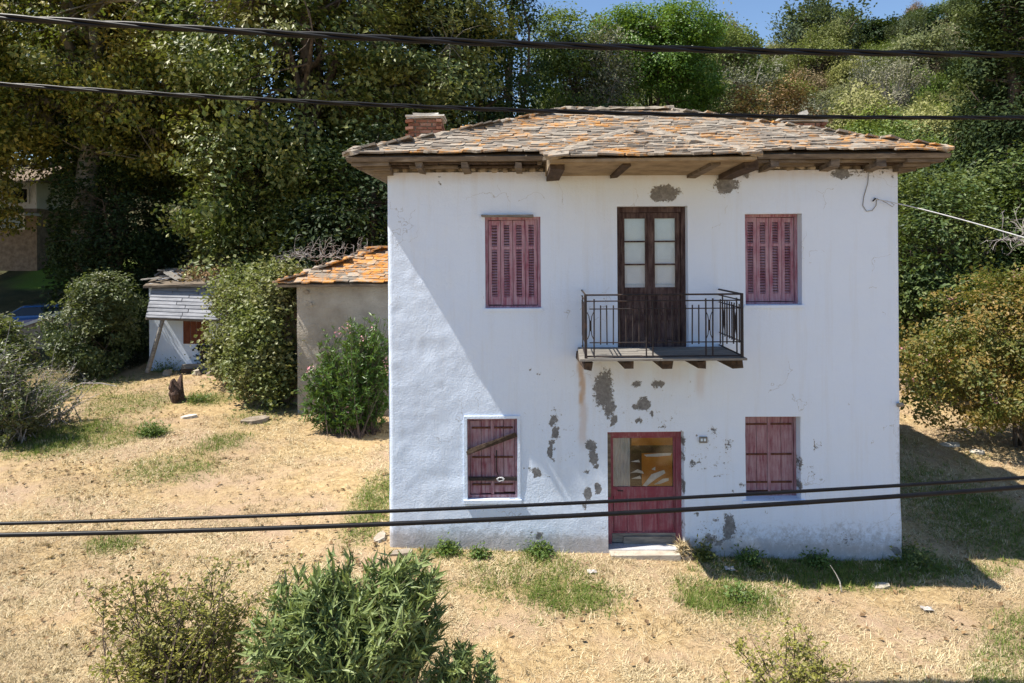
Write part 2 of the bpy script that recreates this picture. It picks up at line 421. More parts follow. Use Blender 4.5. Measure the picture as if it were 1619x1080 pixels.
M['shutter_brown'] = rough_mat('brown_shutter', [(.3, (.11, .035, .022)), (.7, (.20, .075, .045))], 4, .85, .4, world_co=True, sc=(5, 5, 1))

# foliage
M['lf_plane'] = leaf_mat('plane_leaf', [(.04, .065, .012), (.09, .12, .02), (.17, .19, .03), (.32, .28, .055)], .24, .5, (.36, .25, .04), .33)
M['lf_plane2'] = leaf_mat('plane_leaf_green', [(.028, .055, .012), (.07, .105, .02), (.14, .175, .04), (.27, .28, .085)], .20, .48, (.22, .19, .04), .4)
M['lf_dark'] = leaf_mat('evergreen_leaf', [(.014, .030, .010), (.028, .055, .015), (.05, .085, .022)], .16, .55, spec=.2)
M['lf_bright'] = leaf_mat('bright_leaf', [(.06, .13, .014), (.10, .20, .024), (.16, .28, .04)], .34, .45)
M['lf_pale'] = leaf_mat('pale_leaf', [(.08, .13, .025), (.13, .19, .04), (.20, .25, .07)], .3, .45)
M['lf_maquis'] = leaf_mat('maquis_leaf', [(.11, .13, .045), (.165, .185, .065), (.25, .26, .11)], .28, .7, objvar=1.0, spec=.2)
M['lf_mq_olive'] = leaf_mat('olive_scrub', [(.12, .14, .05), (.19, .205, .075), (.29, .29, .13)], .25, .7, objvar=.5, spec=.2)
M['lf_mq_green'] = leaf_mat('green_scrub', [(.09, .135, .03), (.145, .205, .045), (.22, .28, .08)], .25, .7, objvar=.5, spec=.2)
M['lf_mq_dark'] = leaf_mat('dark_scrub', [(.045, .07, .03), (.075, .105, .045), (.12, .15, .07)], .2, .7, objvar=.5, spec=.2)
M['lf_mq_grey'] = leaf_mat('grey_scrub', [(.14, .135, .085), (.21, .20, .13), (.30, .285, .20)], .2, .7, objvar=.4, spec=.2)
M['lf_mq_rust'] = leaf_mat('russet_scrub', [(.14, .085, .045), (.23, .145, .075), (.32, .22, .12)], .2, .7, objvar=.4, spec=.2)
M['lf_mq_yellow'] = leaf_mat('yellow_scrub', [(.17, .18, .04), (.27, .28, .065), (.38, .37, .12)], .28, .7, objvar=.4, spec=.2)
M['lf_ivy'] = leaf_mat('ivy_leaf', [(.10, .125, .036), (.17, .20, .065), (.27, .29, .12)], .30, .5, (.28, .24, .12), .9)
M['lf_ivyd'] = leaf_mat('ivy_dark_leaf', [(.012, .024, .008), (.025, .045, .014), (.045, .07, .022)], .12, .55, spec=.2)
M['lf_laurel'] = leaf_mat('laurel_leaf', [(.025, .05, .012), (.055, .095, .022), (.14, .19, .06)], .24, .55, (.16, .18, .04), .7)
M['lf_cypress'] = leaf_mat('cypress_spray', [(.014, .028, .010), (.028, .048, .016), (.055, .075, .022)], .10, .7, spec=.15)
M['lf_myrtle'] = leaf_mat('myrtle_leaf', [(.07, .08, .018), (.14, .13, .028), (.26, .16, .035), (.32, .21, .06)], .32, .5, (.10, .15, .03), 1.0)
M['lf_oleander'] = leaf_mat('oleander_leaf', [(.13, .18, .06), (.21, .27, .09), (.31, .37, .15)], .26, .45, spec=.35)
M['lf_oleander2'] = leaf_mat('oleander_leaf_bright', [(.035, .085, .014), (.07, .14, .022), (.12, .20, .035)], .25, .38)
M['lf_twiggy'] = leaf_mat('scrub_leaf', [(.19, .19, .045), (.29, .285, .06), (.40, .37, .09), (.30, .28, .14)], .42, .5)
M['lf_dry'] = leaf_mat('dry_leaf', [(.12, .07, .035), (.25, .15, .07), (.36, .24, .12)], .12, .8)
M['lf_grey'] = leaf_mat('greyish_leaf', [(.07, .075, .045), (.12, .125, .07), (.20, .20, .12)], .2, .6)
M['lf_greenbush'] = leaf_mat('roadside_leaf', [(.05, .075, .025), (.09, .12, .04), (.15, .175, .07)], .24, .45, (.15, .13, .06), .6)
M['straw'] = leaf_mat('straw', [(.25, .18, .095), (.49, .375, .21), (.65, .525, .325), (.80, .69, .46)], .12, .7, (.34, .24, .14), .5, spec=.2)
M['grass'] = leaf_mat('green_grass', [(.07, .12, .02), (.13, .19, .035), (.24, .26, .07)], .3, .6, spec=.2)
M['weed'] = leaf_mat('weed_leaf', [(.06, .11, .02), (.11, .18, .035), (.17, .23, .06)], .3, .5)
M['flower'] = leaf_mat('pink_flower', [(.55, .20, .24), (.70, .34, .38), (.78, .46, .46)], .3, .6)
# ------------------------------------------------------------------ ground
def make_ground():
    xs = np.unique(np.concatenate([np.arange(-30, 30.01, .3), np.arange(-120, 120.1, 3), np.linspace(-700, 700, 29)]))
    ys = np.unique(np.concatenate([np.arange(2, 34.01, .3), np.arange(-20, 110.1, 3), np.linspace(-200, 900, 34)]))
    X, Y = np.meshgrid(xs, ys); Z = ground_z(X, Y)
    V = np.stack([X, Y, Z], -1).reshape(-1, 3); nx = len(xs)
    i = np.arange(len(ys) - 1)[:, None] * nx + np.arange(nx - 1)[None]
    F = np.stack([i, i + 1, i + nx + 1, i + nx], -1).reshape(-1, 4)
    o = Geo().add(V, F).build('ground', M['ground'], smooth=True, kind='structure', label='dry straw coloured grass plot rising to a wooded hill', cat='ground')
    x, y = V[:, 0], V[:, 1]
    z = np.zeros((len(V), 4)); z[:, 3] = 1
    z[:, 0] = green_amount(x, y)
    z[:, 1] = np.maximum(np.maximum(sstep(25, 29, y), sstep(22, 26, y) * (x > -3)), sstep(19, 22, y) * (x < -12.5))
    lawn = np.zeros(len(V))
    for (px, py, Yd, rx, ry) in ((110, 414, 36, 3.0, 2.5), (245, 366, 46, 3.2, 4)):
        c = P(px, py, Yd); lawn = np.maximum(lawn, 1 - sstep(.8, 1.1, np.hypot((x - c.x) / rx, (y - Yd) / ry)))
    z[:, 2] = lawn
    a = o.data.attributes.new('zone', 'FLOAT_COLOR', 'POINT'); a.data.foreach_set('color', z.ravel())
    return o
GREEN_SHADE_SPOTS = [(110,690,1.9,.9,.8),(30,690,1.2,.8,.8),(240,684,.5,.3,.9),(330,632,.8,.4,.8),(270,740,1.2,.5,.5),(200,640,1.5,.9,.5),
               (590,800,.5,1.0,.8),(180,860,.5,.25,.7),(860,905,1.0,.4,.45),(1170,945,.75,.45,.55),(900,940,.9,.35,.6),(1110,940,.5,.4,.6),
               (1250,905,1.6,.35,.65),(1450,895,.9,.4,.6),(700,872,.5,.2,.7),(850,875,.5,.2,.7),(420,655,1.0,.7,.4),(120,610,2.0,.9,.5),(1490,790,1.5,1.4,.6),(1580,850,1.4,.7,.55),(1300,905,2.0,.35,.75),(1530,900,.8,.2,.5)]  # grass patches; those right of the house also deepen its shadow by darker colour
def spot_world(px, py):
    """a photo pixel on the ground"""
    x, y = unroll(px, py); Y = 8.0
    for _ in range(30):
        Yn = (CAM_Z - gz(x * Y / F_PX, Y)) * F_PX / -y; Y = .5 * Y + .5 * Yn
    return x * Y / F_PX, Y
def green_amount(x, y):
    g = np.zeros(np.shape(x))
    for (px, py, rx, ry, a) in GREEN_SHADE_SPOTS:
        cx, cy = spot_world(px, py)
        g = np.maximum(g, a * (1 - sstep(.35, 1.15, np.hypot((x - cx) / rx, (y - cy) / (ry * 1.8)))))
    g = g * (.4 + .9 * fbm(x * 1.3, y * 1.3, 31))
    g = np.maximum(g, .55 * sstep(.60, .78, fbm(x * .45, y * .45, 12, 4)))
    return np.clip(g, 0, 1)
make_ground()

# ------------------------------------------------------------------ the house
WY = 10.7
HX0, HX1, HD = -1.95, 6.07, 6.1            # wall faces left, right; house depth
rng = random.Random(4)
house = empty('white_house', (2.06, WY, gz(2.0, WY)), 'two storey white plastered house with slate roof, red shutters and iron balcony', 'house')

def rect(px0, px1, py0, py1, Y=WY):
    a, b = P(px0, py0, Y), P(px1, py1, Y); c, d = P(px1, py0, Y), P(px0, py1, Y)
    return ((a.x + d.x) / 2, (b.x + c.x) / 2, (b.z + d.z) / 2, (a.z + c.z) / 2)   # x0 x1 z0 z1
OPEN = {'ul': rect(767, 855, 343, 487), 'ur': rect(1178, 1268, 338, 482), 'bd': rect(976, 1088, 326, 552),
        'll': rect(739, 818, 662, 789), 'lr': rect(1179, 1266, 659, 790), 'dr': rect(961, 1082, 683, 868)}
TOP = 5.97
def grid_line(a, b, stops, step):
    pts = sorted(set([a, b] + [s for s in stops if a < s < b])); out = []
    for p, q in zip(pts, pts[1:]):
        n = max(1, int(round((q - p) / step))); out += list(np.linspace(p, q, n, endpoint=False))
    return np.array(out + [b])
PEELS = [(1053,305,22,11,1),(1040,312,12,6,1),(1148,291,19,13,1),(1180,272,8,6,1),(1330,274,16,8,1),(1362,272,26,5,.62),(1395,268,12,5,.6),(1410,280,3,8,.6),
    (955,618,15,30,1),(962,646,10,14,1),(972,664,5,7,1),(1006,605,9,5,1),(1041,607,9,8,1),(1016,637,9,9,1),(1005,643,6,4,1),(1031,653,3,6,1),
    (1010,666,7,4,.8),(1050,674,14,4,.62),(874,666,5,8,1),(877,686,4,9,1),(871,715,4,17,1),(866,702,8,4,.55),(848,747,8,7,1),(866,752,6,3,.6),
    (934,706,9,7,1),(938,722,7,13,1),(943,738,5,5,1),(928,745,6,5,.7),(944,774,6,7,1),(929,780,6,9,1),(926,800,4,8,.8),(1078,710,4,28,1),(1079,770,4,30,.9),(1078,830,4,30,.9),
    (1094,735,7,11,.66),(1104,728,5,5,.7),(1112,744,6,5,.58),(1126,680,8,10,.58),(1150,702,9,12,.56),(1102,690,4,4,.6),(1262,735,5,18,.75),(1263,765,4,18,.75),
    (1286,705,3,14,.65),(1296,700,4,8,.6),(1152,832,9,22,.95),(1122,850,12,8,.8),(1136,858,8,6,.75),(852,847,7,8,.8),(840,838,4,3,.6),(1415,868,7,7,.9),
    (697,281,5,4,.8),(695,290,3,3,.7),(842,583,3,4,.7),(851,592,6,3,.6),(1340,640,4,4,.6),(1295,760,8,5,.5),(835,745,6,6,.6),(690,760,3,2,.7),
    (1172,768,5,8,.7),(1160,776,8,4,.6),(1100,815,5,4,.7),(1130,818,8,4,.55),(1210,810,10,5,.45),(1250,855,50,16,.42),(1330,850,40,18,.42),(880,650,10,10,.5)]
def house_walls():
    xs = grid_line(HX0, HX1, [v for o in OPEN.values() for v in o[:2]], .035)
    zs = grid_line(-.7, TOP, [v for o in OPEN.values() for v in o[2:]], .035)
    X, Z = np.meshgrid(xs, zs); nx = len(xs)
    dy = (fbm(X * .55 + 3, Z * .55, 21, 3) - .5) * .05 + (fbm(X * 2.2, Z * 2.2, 22, 3) - .5) * .016
    left = 1 - sstep(-1.9, 1.5, X)
    dy = dy + left * (fbm(X * 5, Z * 5, 23, 2) - .5) * .012
    dy = dy - .05 * np.clip(1.2 - Z, 0, 2) * .6                       # battered foot
    Y = WY + dy
    e = np.minimum(X - HX0, HX1 - X); Y = Y + np.where(e < .03, .03 - np.clip(e, 0, .03), 0)   # worn corners
    X2 = X + np.where(X <= HX0, (fbm(Z * 1.2, Z * 0 + 7, 3) - .5) * .03, 0) + np.where(X >= HX1, (fbm(Z * 1.2, Z * 0 + 9, 4) - .5) * .03, 0)
    V = np.stack([X2, Y, Z], -1).reshape(-1, 3)
    cx = (X[:-1, :-1] + X[1:, 1:]) / 2; cz = (Z[:-1, :-1] + Z[1:, 1:]) / 2
    keep = np.ones(cx.shape, bool)
    for (a, b, c, d) in OPEN.values(): keep &= ~((cx > a) & (cx < b) & (cz > c) & (cz < d))
    i = np.arange(len(zs) - 1)[:, None] * nx + np.arange(nx - 1)[None]
    F = np.stack([i, i + 1, i + nx + 1, i + nx], -1)[keep]
    g = Geo().add(V, F)
    # reveals, and returns round the outer corners
    for k, (a, b, c, d) in OPEN.items():
        ia, ib = np.searchsorted(xs, a - 1e-6), np.searchsorted(xs, b - 1e-6)
        ic, id_ = np.searchsorted(zs, c - 1e-6), np.searchsorted(zs, d - 1e-6)
        loop = [(ic, j) for j in range(ia, ib)] + [(r, ib) for r in range(ic, id_)] + [(id_, j) for j in range(ib, ia, -1)] + [(r, ia) for r in range(id_, ic, -1)]
        idx = np.array([r * nx + j for r, j in loop]); A = V[idx]; B = A.copy(); B[:, 1] = WY + .34
        n = len(idx); q = np.arange(n); q2 = (q + 1) % n
        g.add(np.concatenate([A, B]), np.stack([q, q + n, q2 + n, q2], -1))
    o = g.build('front_wall', M['plaster'], house, smooth=True)
    # wear field
    Vw = np.concatenate(g.V); wx, wz = Vw[:, 0], Vw[:, 2]
    w = np.zeros((len(Vw), 4)); w[:, 3] = 1
    jx = wx + (fbm(wx * 7, wz * 7, 51) - .5) * .10; jz = wz + (fbm(wx * 7, wz * 7, 52) - .5) * .13
    for (px, py, rx, ry, a) in PEELS:
        c = P(px, py, WY); s = WY / F_PX
        d = np.hypot((jx - c.x) / (rx * s), (jz - c.z) / (ry * s))
        w[:, 0] = np.maximum(w[:, 0], np.clip((1.28 - .70 * d), 0, 1) * a * .92)
    for (px, py, rx, ry, a) in ((1020,680,130,100,.30),(880,690,50,70,.33),(1130,720,60,60,.35),(1150,840,90,30,.37),(1270,760,40,60,.32),(1370,272,60,20,.39),(850,590,60,30,.27),(1050,620,110,60,.27),(950,590,260,160,.20)):
        c = P(px, py, WY); s = WY / F_PX
        d = np.hypot((wx - c.x) / (rx * s), (wz - c.z) / (ry * s))
        w[:, 0] = np.maximum(w[:, 0], a * (1 - sstep(.5, 1.2, d)))
    for (px, p0, p1, rx, a) in ((920, 566, 640, 5, 1), (921, 640, 700, 7, .55), (1108, 572, 620, 9, .4), (1060, 572, 600, 25, .22), (960, 572, 600, 40, .2), (1000, 575, 600, 20, .25)):
        c0, c1 = P(px, p0, WY), P(px, p1, WY); s = WY / F_PX
        w[:, 1] = np.maximum(w[:, 1], a * (1 - sstep(.4, 1.3, np.abs(jx - c0.x) / (rx * s))) * sstep(c1.z - .2, c1.z + .1, wz) * (wz < c0.z + .05))
    w[:, 1] = np.maximum(w[:, 1], .45 * sstep(TOP - .22, TOP, wz))
    w[:, 1] = np.maximum(w[:, 1], .55 * (1 - sstep(.03, .22, wz - (.12 - .033 * (wx - 1.2)))))
    base = .12 - .033 * (wx - 1.2)
    hgt = np.interp(wx, [-2, 0, 1.6, 2.9, 4, 6], [.36, .34, .20, .36, .58, .52]) * (.6 + .8 * fbm(wx * 1.5, wz * 0, 61))
    w[:, 2] = .86 * (1 - sstep(0, 1.5, (wz - base) / hgt))
    w[:, 2] = np.maximum(w[:, 2], .60 * (1 - sstep(.02, .16, HX1 - wx)) * (1 - sstep(1.5, 3.6, wz)))
    a = o.data.attributes.new('wear', 'FLOAT_COLOR', 'POINT'); a.data.foreach_set('color', w.ravel())
    # the other walls, 45 cm thick
    b = WY + HD
    Geo().box((HX0, WY + .03, -.7), (HX0 + .45, b, TOP)).build('side_wall', M['plaster_plain'], house)
    Geo().box((HX1 - .45, WY + .03, -.7), (HX1, b, TOP)).build('side_wall', M['plaster_plain'], house)
    Geo().box((HX0 + .455, b - .45, -.7), (HX1 - .455, b, TOP)).build('back_wall', M['plaster_plain'], house)
    Geo().box((HX0 + .455, WY + .6, 2.95), (HX1 - .455, b - .455, 3.15)).build('floor_slab', M['old_wood'], house)
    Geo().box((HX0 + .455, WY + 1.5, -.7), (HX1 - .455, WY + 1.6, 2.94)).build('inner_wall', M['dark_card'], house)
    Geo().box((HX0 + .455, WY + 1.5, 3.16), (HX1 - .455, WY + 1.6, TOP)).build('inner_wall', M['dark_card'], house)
house_walls()

# ---- slates
SLATES = []
def slate_variants(n=12, seed=3):
    out = []; r = random.Random(seed)
    for k in range(n):
        w, h, t = r.uniform(.085, .21), .15, r.uniform(.018, .040)
        pl = [(-w + r.uniform(0, .02), -h + r.uniform(-.012, .012)), (r.uniform(-.6, -.1) * w, -h + r.uniform(-.03, .02)), (r.uniform(.1, .6) * w, -h + r.uniform(-.03, .02)), (w - r.uniform(0, .03), -h + r.uniform(-.02, .03)),
              (w + r.uniform(-.015, .015), h), (-w + r.uniform(-.015, .015), h)]
        m = len(pl); V = [(x, y, 0) for x, y in pl] + [(x * .99, y * .995, t) for x, y in pl]
        F = [list(range(m))[::-1], list(range(m, 2 * m))] + [[i, (i + 1) % m, m + (i + 1) % m, m + i] for i in range(m)]
        g = Geo(); g.add(V, F); out.append((g, w))
    return out
SV = slate_variants()
def slate_rows(A, B, C, D, row, r, skip=None, tilt=3.5, scale=1.0, lift=.012):
    """slates over the face A-B (eave) to D-C (ridge) -> list of (variant, matrix)"""
    A, B, C, D = map(Vector, (A, B, C, D)); e = (B - A).normalized()
    nrm = (B - A).cross(D - A).normalized()
    if nrm.z < 0: nrm = -nrm
    u = nrm.cross(e).normalized()
    L = (D - A).dot(u); n = int(L / row) + 1; out = []
    for i in range(n):
        t = min(1, (i * row + .02) / L)
        p, q = A.lerp(D, t), B.lerp(C, t); W = (q - p).length; s = -r.uniform(0, .15)
        while s < W:
            k = r.randrange(len(SV)); w = SV[k][1] * scale; s += w * .94
            if s > W + .05: break
            c = p + e * min(s, W) + u * (.10 * scale + r.uniform(-.035, .035)); s += w * .94
            if skip and skip(c): continue
            rot = Matrix((e, u, nrm)).transposed().to_4x4() @ Matrix.Rotation(R(-tilt + r.uniform(-3.0, 2.0)), 4, 'X') @ Matrix.Rotation(R(r.uniform(-7, 7)), 4, 'Z') @ Matrix.Rotation(R(r.uniform(-3, 3)), 4, 'Y')
            c = c + Vector((0, 0, .028 * (float(fbm(c.x * .9, c.y * .9, 17, 2)) - .45)))
            out.append((k, Matrix.Translation(c + nrm * (lift + r.uniform(0, .012))) @ rot @ Matrix.Scale(scale, 4)))
    return out
def lay_slates(lst, parent, mat, limit):
    meshes = [g.mesh('slate', mat) for g, w in SV]
    for k, Mx in lst[:limit]: piece('slate', meshes[k], parent, Mx)
    if lst[limit:]:
        g = Geo()
        for k, Mx in lst[limit:]:
            V, Fs = SV[k][0].arrays(); Mn = np.array(Mx)
            V2 = V @ Mn[:3, :3].T + Mn[:3, 3]; n0 = g.n; g.V.append(V2); g.n += len(V2)
            for f in Fs: g.Fs.append(f + n0)
        g.build('slate_courses', mat, parent, kind='stuff')
def mortar_strip(parent, pts, w, h, name='mortar_ridge', seed=0):
    r = random.Random(seed); g = Geo(); P0 = []
    pts = [Vector(p) for p in pts]
    for a, b in zip(pts, pts[1:]):
        n = max(2, int((b - a).length / .12))
        P0 += [a.lerp(b, i / n) for i in range(n)]
    P0.append(pts[-1]); V = []; S = 7
    for i, p in enumerate(P0):
        t = (P0[min(i + 1, len(P0) - 1)] - P0[max(i - 1, 0)]).normalized(); sd = t.cross(Vector((0, 0, 1))).normalized(); up = sd.cross(t)
        ww, hh = w * (1 + r.uniform(-.28, .28)), h * (1 + r.uniform(-.35, .35))
        for k in range(S):
            an = math.pi * k / (S - 1)
            V.append(list(p + sd * (-math.cos(an) * ww + r.uniform(-.012, .012)) + up * (math.sin(an) ** .7 * hh - .03 + r.uniform(-.008, .008))))
    F = [[i*S+k, i*S+k+1, (i+1)*S+k+1, (i+1)*S+k] for i in range(len(P0)-1) for k in range(S-1)]
    F += [list(range(S)), list(range((len(P0)-1)*S, len(P0)*S))[::-1]]
    F += [[i*S, (i+1)*S, (i+1)*S+S-1, i*S+S-1] for i in range(len(P0)-1)]
    g.add(V, F); return g.build(name, M['mortar'], parent, smooth=False)

EX0, EX1, EY0, EY1, EZ = -2.49, 6.60, 10.22, 17.22, 6.19
RY, RX0, RX1, RZ = 13.75, 1.05, 3.15, 7.50
BX0, BX1, BY, BZ, AP = .50, 3.38, 9.27, 5.995, Vector((2.15, 11.55, 6.70))
def house_roof():
    g = Geo()
    t, b_ = -.035, -.10
    V = [(EX0, EY0, EZ+t), (EX1, EY0, EZ+t), (EX1, EY1, EZ+t), (EX0, EY1, EZ+t), (RX0, RY, RZ+t), (RX1, RY, RZ+t),
         (EX0+.02, EY0+.02, EZ+b_), (EX1-.02, EY0+.02, EZ+b_), (EX1-.02, EY1-.02, EZ+b_), (EX0+.02, EY1-.02, EZ+b_)]
    g.add(V, [[0,1,5,4],[1,2,5],[2,3,4,5],[3,0,4],[6,7,1,0],[7,8,2,1],[8,9,3,2],[9,6,0,3],[9,8,7,6]])
    roof = g.build('roof', M['old_wood'], house)
    r = random.Random(11)
    lim = 0
    bump = slate_rows((BX0, BY, BZ), (BX1, BY, BZ+.02), AP, AP, .098, r)
    def in_bump(c):
        if c.y > AP.y: return False
        f = (c.y - EY0) / (AP.y - EY0); return BX0 + (AP.x - BX0) * f + .05 < c.x < BX1 + (AP.x - BX1) * f - .05
    front = slate_rows((EX0, EY0, EZ), (EX1, EY0, EZ), (RX1, RY, RZ), (RX0, RY, RZ), .098, r, in_bump)
    sides = slate_rows((BX0, EY0, EZ), (BX0, BY, BZ), AP, AP, .16, r) + slate_rows((BX1, BY, BZ), (BX1, EY0, EZ), AP, AP, .16, r)
    nb = bump + front
    nb.sort(key=lambda k: k[1].translation.y)
    rest = sides + slate_rows((EX0, EY1, EZ), (EX0, EY0, EZ), (RX0, RY, RZ), (RX0, RY, RZ), .17, r) \
        + slate_rows((EX1, EY0, EZ), (EX1, EY1, EZ), (RX1, RY, RZ), (RX1, RY, RZ), .17, r) \
        + slate_rows((EX1, EY1, EZ), (EX0, EY1, EZ), (RX0, RY, RZ), (RX1, RY, RZ), .17, r)
    lay_slates(nb + rest, roof, M['slate'], 300)
    k = .05
    for i, pts in enumerate([[(EX0+.03, EY0+.03, EZ+.02), (RX0, RY, RZ+k)], [(EX1-.03, EY0+.03, EZ+.02), (RX1, RY, RZ+k)], [(EX0, EY1, EZ), (RX0, RY, RZ+k)], [(EX1, EY1, EZ), (RX1, RY, RZ+k)],
                             [(RX0-.1, RY, RZ+k), (RX1+.1, RY, RZ+k)]]):
        mortar_strip(roof, pts, .13 if i < 4 else .20, .07, seed=i)
    mortar_strip(roof, [(BX0+.02, BY+.03, BZ+.02), (1.35, 10.75, 6.46), AP + Vector((-.25, 0, .01))], .13, .075, 'mortar_hip', 7)
    mortar_strip(roof, [(BX1-.02, BY+.03, BZ+.04), (2.75, 10.6, 6.45), AP + Vector((.25, 0, .01))], .13, .075, 'mortar_hip', 8)
    # projecting plastered eave in the middle
    g = Geo()
    V = [(BX0+.03, BY+.03, BZ-.05), (BX1-.03, BY+.03, BZ-.03), (BX1-.03, WY+.05, 5.90), (BX0+.03, WY+.05, 5.90), (BX0+.03, BY+.03, BZ-.01), (BX1-.03, BY+.03, BZ+.01), (BX1-.03, WY+.05, EZ+.12), (BX0+.03, WY+.05, EZ+.12), tuple(AP - Vector((0, 0, .05)))]
    g.add(V, [[3,2,1,0],[0,1,5,4],[1,2,6,5],[3,0,4,7],[4,5,8],[5,6,8],[7,4,8],[2,3,7,6]])
    g.build('eave_plaster', M['soffit'], roof)
    # rafter ends
    for (px, py, w, d, drk) in ((662,262,.10,0,0),(735,262,.10,0,0),(820,262,.10,0,0),(882,262,.20,1,1),(990,262,.11,1,1),(1131,260,.12,1,0),(1187,258,.20,1,1),(1225,256,.12,0,0),(1321,250,.12,0,0),(1393,248,.13,0,0)):
        y0 = BY + .22 if d else EY0 + .05
        c = P(px, py, y0); g = Geo()
        zt = 5.965 if d else 6.035
        g.beam((c.x - rng.uniform(-.03, .03), WY + .1, zt - .05), (c.x, y0, zt - .005), w, w * .95, .014, rng)
        g.build('rafter_end', M['dark_timber'] if drk else M['old_wood'], roof)
    # layered boards under the side eaves
    for s, xe, xw in ((-1, EX0, HX0), (1, EX1, HX1)):
        for k in range(3):
            xo = xe + (xw - xe) * (.14 + .27 * k); zt = EZ - .105 - .055 * k
            Geo().box((min(xo, xw + s*-.1), EY0 + .06 + .12 * k, zt - .05), (max(xo, xw - s*.1), EY1 - .1, zt)).build('eave_board', M['old_wood'], roof)
    for k in range(2):
        for s0, s1 in ((EX0 + .1, BX0 - .03), (BX1 + .03, EX1 - .1)):
            x = s0
            while x < s1 - .02:
                e = min(s1, x + rng.uniform(.5, 1.3)); dz = rng.uniform(-.010, .008); dy = rng.uniform(-.03, .05)
                Geo().box((x, EY0 + .09 + .17 * k + dy, EZ - .132 - .034 * k + dz), (e - .012, WY + .1, EZ - .106 - .034 * k)).build('eave_board', M['old_wood'] if rng.random() < .6 else M['dark_timber'], roof); x = e
    # rubble between the rafters
    Geo().box((HX0 + .02, WY + .06, TOP - .02), (HX1 - .02, WY + .4, EZ - .10)).build('wall_plate', M['mortar'], house)
    r = random.Random(5)
    stones = []
    for k in range(4):
        g = Geo(); V = []
        for iz, zz in ((0, -1), (1, -.2), (2, 1)):
            for a in range(6):
                an = a * math.pi / 3; s = (.85, 1, .7)[iz] * r.uniform(.85, 1.1); V.append((math.cos(an) * s, math.sin(an) * s * .7, zz * r.uniform(.8, 1)))
        F = [[i*6+a, i*6+(a+1)%6, (i+1)*6+(a+1)%6, (i+1)*6+a] for i in range(2) for a in range(6)] + [[5,4,3,2,1,0], [12,13,14,15,16,17]]
        g.add(V, F); stones.append(g.mesh('stone', M['stone']))
    for x0, x1 in ((HX0 + .05, BX0), (BX1, HX1 - .1)):
        x = x0
        while x < x1:
            w = r.uniform(.05, .11); x += w
            piece('stone', r.choice(stones), house, Matrix.Translation((x, WY + .05, TOP + .045 + r.uniform(-.015, .02))) @ Matrix.Rotation(r.uniform(-.2, .2), 4, 'Y') @ Matrix.Diagonal((w, .09, r.uniform(.035, .06), 1)))
            x += w + .01
    global STONES; STONES = stones
house_roof()

def chimney(px0, px1, ztop, zbot, Y, cap):
    x0, x1 = P(px0, 200, Y).x, P(px1, 200, Y).x; d = .60; y0 = Y - d / 2
    core = Geo().box((x0 + .025, y0 + .025, zbot), (x1 - .025, y0 + d - .025, ztop - .01)).build('chimney', M['mortar'], house)
    bl, bh = .215, .052
    bm = Geo().box((-.105, -.05, -bh / 2), (.105, .05, bh / 2)).mesh('brick', M['brick'])
    r = random.Random(int(px0)); z = ztop - bh; row = 0
    while z > zbot + .1:
        for face in range(4):
            L = (x1 - x0) if face % 2 == 0 else d
            s = .105 if row % 2 else .02
            while s < L - .02:
                j = r.uniform(-.008, .008)
                if face == 0: Mx = Matrix.Translation((x0 + s, y0 + .045 + j, z))
                elif face == 2: Mx = Matrix.Translation((x0 + s, y0 + d - .045 - j, z))
                elif face == 1: Mx = Matrix.Translation((x1 - .045 - j, y0 + s, z)) @ Matrix.Rotation(R(90), 4, 'Z')
                else: Mx = Matrix.Translation((x0 + .045 + j, y0 + s, z)) @ Matrix.Rotation(R(90), 4, 'Z')
                sc = 1.0
                if s < .1 or s > L - .1: sc = .85
                piece('brick', bm, core, Mx @ Matrix.Rotation(R(r.uniform(-1.5, 1.5)), 4, 'Y') @ Matrix.Diagonal((sc, 1, 1, 1)))
                s += bl + .012
        z -= bh + .018; row += 1
    g = Geo()
    for (zz, o, t) in cap:
        V = []
        for zc in (ztop + zz, ztop + zz + t):
            for a, b in ((x0-o, y0-o), ((x0+x1)/2, y0-o-.01), (x1+o, y0-o), (x1+o, y0+d+o), (x0-o, y0+d+o)):
                V.append((a + r.uniform(-.02, .02), b + r.uniform(-.015, .015), zc + r.uniform(-.012, .012)))
        g.add(V, [[4,3,2,1,0],[5,6,7,8,9]] + [[i,(i+1)%5,5+(i+1)%5,5+i] for i in range(5)])
    g.build('chimney_cap', M['pale_stone'], core)
    return core, x0, x1
chimney(650, 700, 7.34, 6.30, 13.75, ((.0, .03, .035), (.04, .055, .03), (.075, -.06, .04)))
c2, cx0, cx1 = chimney(1232, 1293, 7.22, 6.20, 13.75, ((.0, .05, .04), (.045, .09, .05)))
g = Geo()
g.beam(((cx0 + cx1) / 2 - .05, 13.6, 7.36), ((cx0 + cx1) / 2 + .10, 13.6, 7.44), .12, .10, .015, rng); g.build('cap_stone', M['pale_stone'], c2)

